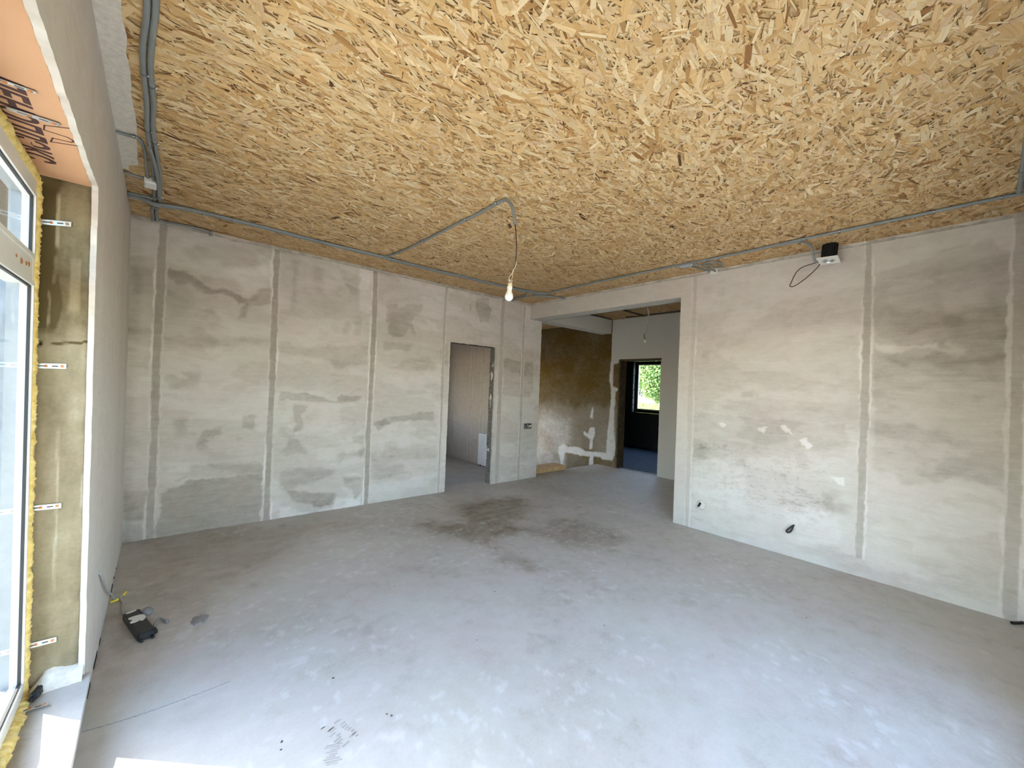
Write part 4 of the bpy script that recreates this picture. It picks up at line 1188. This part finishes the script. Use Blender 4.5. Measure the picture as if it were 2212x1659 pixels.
jb = empty('junction_box', (-.10, 3.93, ZC))
tag(jb, 'small white junction box on the ceiling beside the left conduit bundle', 'junction box')
MB().obox((-.103, 3.935, ZC - .022), (1, .03, 0), (-.03, 1, 0), (0, 0, 1), .072, .12, .038, .004).build('box', M['white_plastic'], jb)
MB().obox((-.103, 3.935, ZC - .0435), (1, .03, 0), (-.03, 1, 0), (0, 0, 1), .066, .114, .006, .002).build('lid', M['white_plastic'], jb)
jb = empty('junction_box', (4.175, 2.09, ZC))
tag(jb, 'small grey joint box on the ceiling conduit above the wide opening', 'junction box')
MB().obox((4.178, 2.09, ZC - .022), (1, 0, 0), (0, 1, 0), (0, 0, 1), .075, .11, .036, .008).build('box', M['grey_plastic'], jb)
MB().lathe((4.178, 2.035, ZC - .022), (0, -1, 0), [(.016, 0), (.016, .02), (.012, .026), (0, .026)], 14).build('spout', M['grey_plastic'], jb)
cl = empty('cable_clamp', (4.555, 1.955, 2.86))
tag(cl, 'small pale bracket on the right wall under the curled conduit', 'bracket')
MB().hexa([(4.53, 1.915, 2.835), (4.568, 1.915, 2.835), (4.568, 1.985, 2.835), (4.53, 1.985, 2.835), (4.545, 1.92, 2.885), (4.568, 1.92, 2.885), (4.568, 1.98, 2.885), (4.545, 1.98, 2.885)]).build('block', M['white_plastic'], cl)
MB().lathe((4.53, 1.93, 2.848), (-1, 0, 0), [(.006, 0), (.006, .004), (0, .004)], 10).build('screw_head', M['gasket'], cl)

# ------------------------------------------------------------------ bare bulb
bulb = empty('pendant_bulb', (1.885, 2.24, ZC))
tag(bulb, 'bare white light bulb hanging on a brown wire in the room', 'light bulb')
w = smooth_path([(1.86, 2.19, 2.67), (1.866, 2.178, 2.58), (1.872, 2.174, 2.47), (1.877, 2.182, 2.395), (1.880, 2.205, 2.345)], 8)
MB().tube(w, .0036, 8).build('brown_wire', M['brown_wire'], bulb)
MB().tube([(v.x + .004, v.y - .004, v.z) for v in w[-9:]], .0018, 6).build('pale_wire', M['cream_plastic'], bulb)
MB().tube(smooth_path([(1.875, 2.186, 2.385), (1.884, 2.198, 2.36), (1.877, 2.207, 2.335), (1.882, 2.226, 2.315), (1.868, 2.236, 2.29), (1.872, 2.240, 2.268)], 6), .0016, 6).build('pale_wire', M['cream_plastic'], bulb)
MB().tube(smooth_path([(1.880, 2.205, 2.345), (1.888, 2.222, 2.31), (1.890, 2.238, 2.268)], 6), .0016, 6).build('pale_wire', M['copper'], bulb)
bc = Vector((1.880, 2.2385, 2.262)); ax = Vector((-.05, .01, -1)).normalized()
b = MB().lathe(bc, ax, [(.0, .006), (.012, .006), (.0148, .004), (.016, .03), (.0185, .036), (.0195, .05), (.0185, .052), (0, .052)], 20)
for k in range(5):
    t = k * 2 * math.pi / 5
    a_ = ax.orthogonal().normalized(); b_ = ax.cross(a_)
    b.obox(bc + (a_ * math.cos(t) + b_ * math.sin(t)) * .0125 + ax * .0, a_ * math.cos(t) + b_ * math.sin(t), ax.cross(a_ * math.cos(t) + b_ * math.sin(t)), ax, .0035, .007, .016)
b.build('lamp_holder', M['cream_plastic'], bulb)
MB().lathe(bc, ax, [(.0165, .052), (.0170, .066), (.020, .080), (.026, .092)], 24).build('bulb_neck', M['white_plastic'], bulb)
prof = [(.026, .092)] + [(.031 * math.sin(t), .113 - .031 * math.cos(t)) for t in np.linspace(math.radians(58), math.pi, 14)]
MB().lathe(bc, ax, prof, 24).build('bulb_dome', M['lamp_glass'], bulb)

# ------------------------------------------------------------------ square downlight hanging at the right wall
dl = empty('square_downlight', (4.46, .915, 2.74))
tag(dl, 'square white downlight with black can hanging at the top of the right wall', 'downlight')
c = Vector((4.452, .914, 2.738))
ax_, ay_ = Vector((.98, .02, -.13)).normalized(), Vector((0, 1, .03)).normalized()
ay_ = (ay_ - ax_ * ay_.dot(ax_)).normalized(); az_ = ax_.cross(ay_)
if az_.z < 0: az_ = -az_
# bezel with a round hole
def bezel():
    n = 40; v, f = [], []
    h = .074
    for lvl in (-.006, .006):
        for k in range(n):
            t = 2 * math.pi * k / n
            q = max(abs(math.cos(t)), abs(math.sin(t)))
            v.append(c + ax_ * math.cos(t) / q * h + ay_ * math.sin(t) / q * h + az_ * lvl)
        for k in range(n):
            t = 2 * math.pi * k / n
            v.append(c + ax_ * math.cos(t) * .047 + ay_ * math.sin(t) * .047 + az_ * lvl)
    for k in range(n):
        k2 = (k + 1) % n
        f += [(k, k2, n + k2, n + k), (2 * n + k2, 2 * n + k, 3 * n + k, 3 * n + k2), (k2, k, 2 * n + k, 2 * n + k2), (n + k, n + k2, 3 * n + k2, 3 * n + k)]
    return MB().add(v, f)
bezel().build('bezel', M['white_plastic'], dl)
MB().lathe(c - az_ * .003, az_, [(.0465, 0), (.040, .012), (.026, .018), (.026, .020)], 28).build('reflector', M['chrome'], dl)
MB().lathe(c + az_ * .008, az_, [(0, -.004), (.012, -.002), (.0265, .004), (.0265, .01), (0, .01)], 24).build('lens', M['lamp_glass'], dl)
hp = c + az_ * .006
b = MB()
b.lathe(hp, az_, [(.056, 0), (.054, .05), (.051, .054), (.053, .058), (.052, .10), (.050, .104), (.052, .108), (.050, .146), (0, .147)], 22, False)
for k in range(11):
    t = 2 * math.pi * k / 11
    b.obox(hp + (ax_ * math.cos(t) + ay_ * math.sin(t)) * .052 + az_ * .072, ax_ * math.cos(t) + ay_ * math.sin(t), ay_ * math.cos(t) - ax_ * math.sin(t), az_, .014, .006, .135)
b.build('can', M['black_metal'], dl)
lp = smooth_path([(4.44, .985, 2.735), (4.443, 1.04, 2.727), (4.443, 1.10, 2.715), (4.445, 1.14, 2.69), (4.447, 1.168, 2.65), (4.45, 1.194, 2.585), (4.45, 1.203, 2.562), (4.45, 1.192, 2.548), (4.45, 1.16, 2.552), (4.448, 1.10, 2.59), (4.446, 1.04, 2.64), (4.444, .995, 2.685), (4.444, .975, 2.715)], 7)
MB().tube(lp, .0042, 8).build('cable_loop', M['brown_wire'], dl)

# ------------------------------------------------------------------ boxes and cable ends in the walls
sb = empty('socket_box', (4.606, 4.885, .87))
tag(sb, 'open black double socket box with loose wires in the far wall by the wide opening', 'socket box')
MB().box(4.525, 4.688, 4.884, 4.892, .826, .912).build('recess', M['black_metal'], sb)
for xx in (4.566, 4.646):
    b = MB().lathe((xx, 4.886, .869), (0, -1, 0), [(.036, 0), (.037, .006), (.033, .007), (.033, .002)], 22)
    b.build('ring', M['grey_plastic'], sb)
MB().obox((4.65, 4.880, .868), (1, 0, 0), (0, 0, 1), (0, 1, 0), .045, .028, .008, .003).build('connector', M['cream_plastic'], sb)
MB().tube(smooth_path([(4.545, 4.886, .835), (4.555, 4.868, .87), (4.58, 4.866, .895), (4.60, 4.872, .875), (4.59, 4.87, .845), (4.62, 4.868, .85)], 6), .0045, 8).build('loose_wire', M['grey_plastic'], sb)
MB().tube(smooth_path([(4.54, 4.886, .89), (4.555, 4.866, .86), (4.55, 4.864, .835), (4.58, 4.866, .832)], 6), .004, 8).build('loose_wire', M['black_wire'], sb)

so = empty('wall_outlet_stub', (4.56, 2.013, .285))
tag(so, 'pale plaster plug with a dark slot low on the right wall near the opening', 'outlet stub')
b = MB().lathe((4.569, 2.005, .285), (-1, 0, 0), [(.050, 0), (.052, .004), (.044, .010), (.034, .012), (0, .012)], 18)
b.build('plug', M['mortar'], so)
b = MB().obox((4.556, 2.020, .283), (0, 1, .5), (0, -.5, 1), (1, 0, 0), .022, .052, .008)
b.build('slot', M['black_metal'], so)
b = MB().obox((4.560, 2.036, .281), (0, 1, .5), (0, -.5, 1), (1, 0, 0), .022, .085, .012)
b.build('flap', M['grey_plastic'], so)

cbl = MB().tube(smooth_path([(4.575, 1.135, .302), (4.545, 1.142, .298), (4.535, 1.165, .272), (4.535, 1.185, .245), (4.54, 1.180, .228), (4.54, 1.160, .238), (4.538, 1.142, .270), (4.55, 1.138, .296), (4.575, 1.14, .30)], 7), .0075, 10).build('cable_loop', M['black_wire'])
tag(cbl, 'short black cable loop sticking out low on the right wall', 'cable')
ce = MB().tube(smooth_path([(4.50, -.165, .011), (4.53, -.195, .013), (4.555, -.215, .016)], 6), .010, 10).build('cable_end', M['black_wire'])
tag(ce, 'dark cable end on the floor in the right corner', 'cable')

# ------------------------------------------------------------------ things on the floor by the left wall
def floor_pt(x, y, z=0): return Vector((x, y, z))
dr = empty('power_adapter', (-.05, 3.20, 0))
tag(dr, 'black oblong power adapter with a torn pale label on the floor by the left wall', 'power adapter')
c = Vector((-.047, 3.205, .024)); axd = Vector((.078, -.33, 0)).normalized(); ayd = Vector((-axd.y, axd.x, 0)); azd = Vector((0, 0, 1))
MB().obox(c, axd, ayd, azd, .335, .078, .046, .008).build('body', M['black_plastic'], dr)
b = MB()
lab = [(-.060, -.033), (-.040, -.035), (-.02, -.02), (.0, -.037), (.018, -.037), (.022, -.015), (.012, .005), (.030, .012), (.012, .028), (-.01, .036), (-.045, .036), (-.062, .02), (-.066, -.012)]
b.prism([c + axd * (p - .01) + ayd * q + azd * .0232 for p, q in lab], azd * .0008).build('label', M['paper'], dr)
lab = [(-.158, -.012), (-.150, -.028), (-.138, -.03), (-.136, -.005), (-.142, .018), (-.156, .022)]
MB().prism([c + axd * p + ayd * q + azd * .0232 for p, q in lab], azd * .0008).build('label', M['paper'], dr)
for s in (-1, 1):
    MB().obox(c + axd * .176 + ayd * .024 * s - azd * .012, axd, ayd, azd, .03, .014, .018, .003).build('mounting_lug', M['black_plastic'], dr)
MB().obox(c + axd * .12 + ayd * .045 - azd * .01, axd, ayd, azd, .05, .02, .024, .004).build('mounting_lug', M['black_plastic'], dr)
MB().lathe(c - axd * .165, -axd, [(.013, 0), (.012, .012), (.009, .02), (0, .02)], 14).build('cable_gland', M['cream_plastic'], dr)
# two grey rubber plugs
for i, (x, y, sx, lb) in enumerate(((-.010, 3.335, 1, 'grey mushroom shaped plug beside the black adapter, the one farther from the viewer'),
                                    (.050, 3.190, -1, 'grey curved plug beside the black adapter, the one nearer the viewer'))):
    e = tag(empty('rubber_plug', (x, y, 0)), lb, 'plug')
    if i == 0:
        MB().lathe((x, y, .030), (.35, -.5, .8), [(0, -.002), (.020, 0), (.027, .004), (.027, .008), (.015, .014), (0, .015)], 18).build('cap', M['plug_grey'], e)
        MB().tube([(x - .004, y + .004, .028), (x - .022, y - .02, .006)], .006, 10).build('stem', M['plug_grey'], e)
    else:
        MB().tube(smooth_path([(x - .030, y - .03, .006), (x - .02, y + .01, .012), (x - .005, y + .03, .02), (x + .012, y + .014, .016), (x + .030, y - .012, .007)], 6), .006, 10).build('stem', M['plug_grey'], e)
        MB().lathe((x + .028, y - .010, .008), (.7, -.6, .1), [(0, 0), (.012, .001), (.012, .007), (0, .008)], 14).build('cap', M['plug_grey'], e)
wc = empty('wall_cable', (-.21, 3.10, .35))
tag(wc, 'grey cable hanging out of the left wall with two yellow connectors', 'cable')
MB().tube(smooth_path([(xw(.42) - .004, 3.03, .44), (xw(.4) + .008, 3.05, .41), (xw(.3) + .012, 3.20, .30), (xw(.2) + .014, 3.36, .20), (xw(.1) + .020, 3.58, .085), (-.178, 3.67, .020), (-.155, 3.69, .010), (-.145, 3.66, .008)], 8), .0055, 10).build('sheath', M['grey_plastic'], wc)
MB().tube(smooth_path([(-.145, 3.66, .008), (-.133, 3.60, .007), (-.132, 3.52, .006), (-.124, 3.45, .008), (-.105, 3.385, .02)], 8), .006, 10).build('sheath', M['grey_plastic'], wc)
MB().tube([(-.150, 3.69, .010), (-.142, 3.715, .012)], .002, 6).build('pale_wire', M['cream_plastic'], wc)
MB().lathe((-.138, 3.715, .011), (.016, .055, .004), [(.004, 0), (.0085, .004), (.0065, .045), (0, .046)], 10).build('wire_connector', M['yellow_plastic'], wc)
MB().lathe((-.155, 3.668, .010), (-.038, -.02, 0), [(.004, 0), (.0085, .004), (.0065, .045), (0, .046)], 10).build('wire_connector', M['yellow_plastic'], wc)
# dried mortar splat
rg = random.Random(11)
ring, ring2 = [], []
for k in range(22):
    t = 2 * math.pi * k / 22
    r = .05 * (1 + .25 * math.sin(2 * t + 1) + rg.uniform(-.16, .16))
    ring.append((.232 + r * math.cos(t) * .75, 3.105 + r * math.sin(t) * 1.5, .0))
    ring2.append((.232 + r * .8 * math.cos(t) * .75, 3.105 + r * .8 * math.sin(t) * 1.5, .005 + rg.uniform(0, .003)))
b = MB().add(ring + ring2 + [(.232, 3.10, .009)], [(i, (i + 1) % 22, 22 + (i + 1) % 22, 22 + i) for i in range(22)] + [(22 + i, 22 + (i + 1) % 22, 44) for i in range(22)])
tag(b.build('mortar_splat', M['splat']), 'flat grey splat of dried mortar on the floor beside the power adapter', 'mortar')
# crumbs of debris
def crumb_mesh(s, seed):
    r = random.Random(seed)
    bm = bmesh.new(); bmesh.ops.create_icosphere(bm, subdivisions=1, radius=s)
    for v in bm.verts:
        v.co *= r.uniform(.6, 1.25); v.co.z *= .55; v.co.x *= 1.5
    me = bpy.data.meshes.new('floor_crumb'); bm.to_mesh(me); bm.free(); me.materials.append(M['crumb'])
    return me
cm = [crumb_mesh(.0036, 1), crumb_mesh(.0045, 2), crumb_mesh(.003, 3)]
crumbs = [(.825, 1.731, 'larger dark crumb of a pair on the floor, right of the foot prints'), (.838, 1.708, 'smaller dark crumb of a pair on the floor, right of the foot prints'),
          (1.464, 1.919, 'lone dark crumb in the middle of the floor in the foreground'), (1.354, 2.798, 'reddish dark crumb on the floor, halfway to the far wall'),
          (3.328, 3.637, 'dark crumb on the floor near the damp brown stain before the doorway'), (3.723, 2.352, 'dark crumb on the floor in front of the wide opening'),
          (3.40, .755, 'dark crumb on the floor near the right wall, below the second plaster seam'), (.71, 2.107, 'dark crumb on the floor just beyond the end of the hairline crack'),
          (1.05, 2.45, 'dark crumb on the floor behind the foot prints, towards the doorway'), (2.2, 1.55, 'dark crumb alone on the floor, lower right of the middle'),
          (1.9, 2.3, 'dark crumb on the floor under the hanging bulb'), (2.75, 2.05, 'dark crumb on the floor between the bulb and the right wall'),
          (.42, 1.82, 'dark crumb of a pair on the floor, left of the foot prints, nearer the viewer'), (.43, 1.86, 'dark crumb of a pair on the floor, left of the foot prints, farther back')]
for i, (x, y, lb) in enumerate(crumbs):
    o = bpy.data.objects.new('floor_crumb', cm[i % 3]); COL.objects.link(o)
    o.location = (x, y, .0018); o.rotation_euler = (0, 0, i * 1.3)
    tag(o, lb, 'crumb', 'dark crumbs on the floor')
# crumpled dark scrap on the window ledge
bm = bmesh.new(); bmesh.ops.create_icosphere(bm, subdivisions=3, radius=.03)
for v in bm.verts:
    n = fbm(v.co.x * 60, v.co.y * 60 + v.co.z * 40, 77, 4)
    v.co *= 1 + .5 * float(n)
    v.co.y *= 1.6; v.co.x *= .5; v.co.z *= .6
me = bpy.data.meshes.new('scrap'); bm.to_mesh(me); bm.free(); me.materials.append(M['black_plastic'])
o = bpy.data.objects.new('scrap', me); COL.objects.link(o); o.location = (-.338, 2.515, .168); o.rotation_euler = (0, 0, -.25)
tag(o, 'crumpled black scrap on the window ledge against the yellow foam', 'scrap')

# ------------------------------------------------------------------ hall and side room
pl = MB().box(4.85, 5.77, 5.055, 5.35, .005, .085).build('stair_board', M['board'])
tag(pl, 'thick raw timber board at the top edge of the stairwell', 'board')
hc = empty('hanging_cable', (5.80, 3.50, 2.9))
tag(hc, 'grey cable with an empty lamp socket hanging from the hall ceiling', 'cable')
MB().lathe((5.80, 3.50, 2.89), (0, 0, -1), [(.016, -.03), (.016, .03), (.01, .045), (0, .046)], 12).build('red_cap', M['red_plastic'], hc)
MB().tube(smooth_path([(5.80, 3.50, 2.86), (5.80, 3.475, 2.75), (5.80, 3.478, 2.62), (5.80, 3.503, 2.475), (5.80, 3.53, 2.43)], 6), .011, 10).build('sheath', M['grey_plastic'], hc)
MB().tube(smooth_path([(5.80, 3.53, 2.43), (5.795, 3.54, 2.40), (5.803, 3.53, 2.37), (5.80, 3.525, 2.34)], 6), .006, 8).build('bare_wires', M['black_wire'], hc)
MB().lathe((5.80, 3.523, 2.345), (0, 0, -1), [(.008, 0), (.016, .012), (.02, .02), (.021, .055), (.018, .056), (.017, .02)], 16).build('lamp_socket', M['cream_plastic'], hc)
for pts, lb in (([(6.60, 4.75), (5.95, 4.755), (4.9, 4.76)], 'dark conduit on the hall ceiling along the cross beam'),
                ([(4.9, 4.06), (5.887, 4.061), (6.594, 4.068), (6.63, 4.10)], 'dark conduit across the hall ceiling'),
                ([(6.60, 4.42), (6.61, 4.06), (6.60, 3.31), (6.60, 2.5)], 'dark conduit on the hall ceiling along the white wall')):
    conduit(pts, .013, lb, z=ZC + .012, mat='conduit_dark')
rad = empty('panel_radiator', (4.62, 5.7, .02))
tag(rad, 'white panel radiator on the wall of the side room behind the doorway', 'radiator')
MB().box(4.565, 4.632, 5.2, 6.18, .03, .61).build('body', M['radiator'], rad)
b = MB()
for i in range(24):
    y = 5.22 + i * .04
    b.box(4.558, 4.566, y, y + .026, .05, .585)
b.build('front_ribs', M['radiator'], rad)
MB().box(4.57, 4.63, 5.21, 6.17, .61, .618).build('top_grille', M['grey_plastic'], rad)
for yy in (5.35, 6.05):
    MB().box(4.630, 4.658, yy, yy + .03, .1, .5).build('wall_bracket', M['steel'], rad)
MB().tube([(4.60, 6.14, .04), (4.60, 6.14, -.004)], .010, 10).build('feed_pipe', M['black_metal'], rad)

# ------------------------------------------------------------------ outdoors
gr = structure(MB().box(-60, -.66, -60, 60, -.75, -.45).box(-.66, 10.3, -60, -.6, -.75, -.45).build('ground', M['sand']))
structure(MB().box(-.66, 10.3, 8.5, 60, -.75, -.45).build('ground', M['soil']))  # unseen ground coloured dark to cut warm bounce into the stairwell
gr2 = structure(MB().box(10.3, 70, -40, 50, -.75, -.45).build('ground', M['grass']))
structure(MB().box(-1.42, -.48, -2.5, 11.0, 3.08, 3.2).build('roof_overhang', M['dark_timber']))
ow = MB().box(-9, -.5, 9.0, 9.3, -.5, 3.05)
structure(ow.build('wall_outside', M['outer_wall']))
def leaf_cloud(n, c, r, squash, s, seed, cone=False):
    rg = np.random.RandomState(seed)
    d = rg.normal(0, 1, (n, 3)); d /= np.linalg.norm(d, axis=1)[:, None]
    rad = rg.rand(n) ** .33
    P = d * rad[:, None] * np.array([r, r, r * squash])
    if cone:
        h = rg.rand(n); rr = (1 - h) * r * np.sqrt(rg.rand(n)) ; th = rg.rand(n) * 2 * math.pi
        P = np.stack([rr * np.cos(th), rr * np.sin(th), (h - .5) * 2 * r * squash], -1)
    P += np.array(c)
    a = rg.normal(0, 1, (n, 3)); a /= np.linalg.norm(a, axis=1)[:, None]
    b_ = np.cross(a, rg.normal(0, 1, (n, 3))); b_ /= np.linalg.norm(b_, axis=1)[:, None]
    sz = s * rg.uniform(.6, 1.3, n)[:, None]
    V = np.stack([P - a * sz, P + b_ * sz * .5, P + a * sz, P - b_ * sz * .5], 1).reshape(-1, 3)
    F = np.arange(n * 4).reshape(n, 4)
    return np_mesh('foliage', V, F)
trees = [(40, 22.6, 2.4, 9, 'leaf', 'broad light green tree straight behind the meadow outside the dark room'),
         (52, 34.5, 2.8, 14, 'leaf_dark', 'tall dark conifer on the far side of the meadow, outside the dark room'),
         (56, 30.2, 2.8, 15, 'leaf_dark', 'tall conifer behind the light green tree outside the dark room'),
         (45, 31.0, 2.4, 9, 'leaf', 'round light green tree at the left of the view from the dark room'),
         (51, 26.2, 2.5, 11, 'leaf', 'light green tree at the right of the view from the dark room')]
for i, (x, y, r, h, mt, lb) in enumerate(trees):
    t = tag(empty('meadow_tree', (x, y, -.45)), lb, 'tree')
    MB().tube([(x, y, -.5), (x + .1, y, h * .3), (x, y + .1, h * .75)], lambda q: .22 * (1 - .7 * q), 10).build('trunk', M['bark'], t)
    f = child(link('foliage', leaf_cloud(12000, (x, y, h * .55), r if mt == 'leaf' else r * 1.1, h / r * .5 if mt == 'leaf' else h / r * .45, .17, 500 + i, mt != 'leaf'), M[mt]), t)
    tag(f, kind='stuff')
rg = np.random.RandomState(77)
n = 26000
gx, gy = rg.uniform(16, 36, n), rg.uniform(6, 32, n); hh = rg.uniform(.5, 1.1, n)
a = rg.uniform(0, math.pi, n); wx, wy = np.cos(a) * .05, np.sin(a) * .05
ln = rg.normal(0, .12, (n, 2))
V = np.stack([np.stack([gx - wx, gy - wy, np.full(n, -.46)], -1), np.stack([gx + wx, gy + wy, np.full(n, -.46)], -1), np.stack([gx + wx * .3 + ln[:, 0], gy + wy * .3 + ln[:, 1], -.45 + hh], -1), np.stack([gx - wx * .3 + ln[:, 0], gy - wy * .3 + ln[:, 1], -.45 + hh], -1)], 1).reshape(-1, 3)
gm = link('meadow_grass', np_mesh('meadow_grass', V, np.arange(n * 4).reshape(n, 4)), M['grass'])
tag(gm, 'tall light green meadow grass outside the dark room window', 'grass', kind='stuff')
bpy.context.view_layer.update()
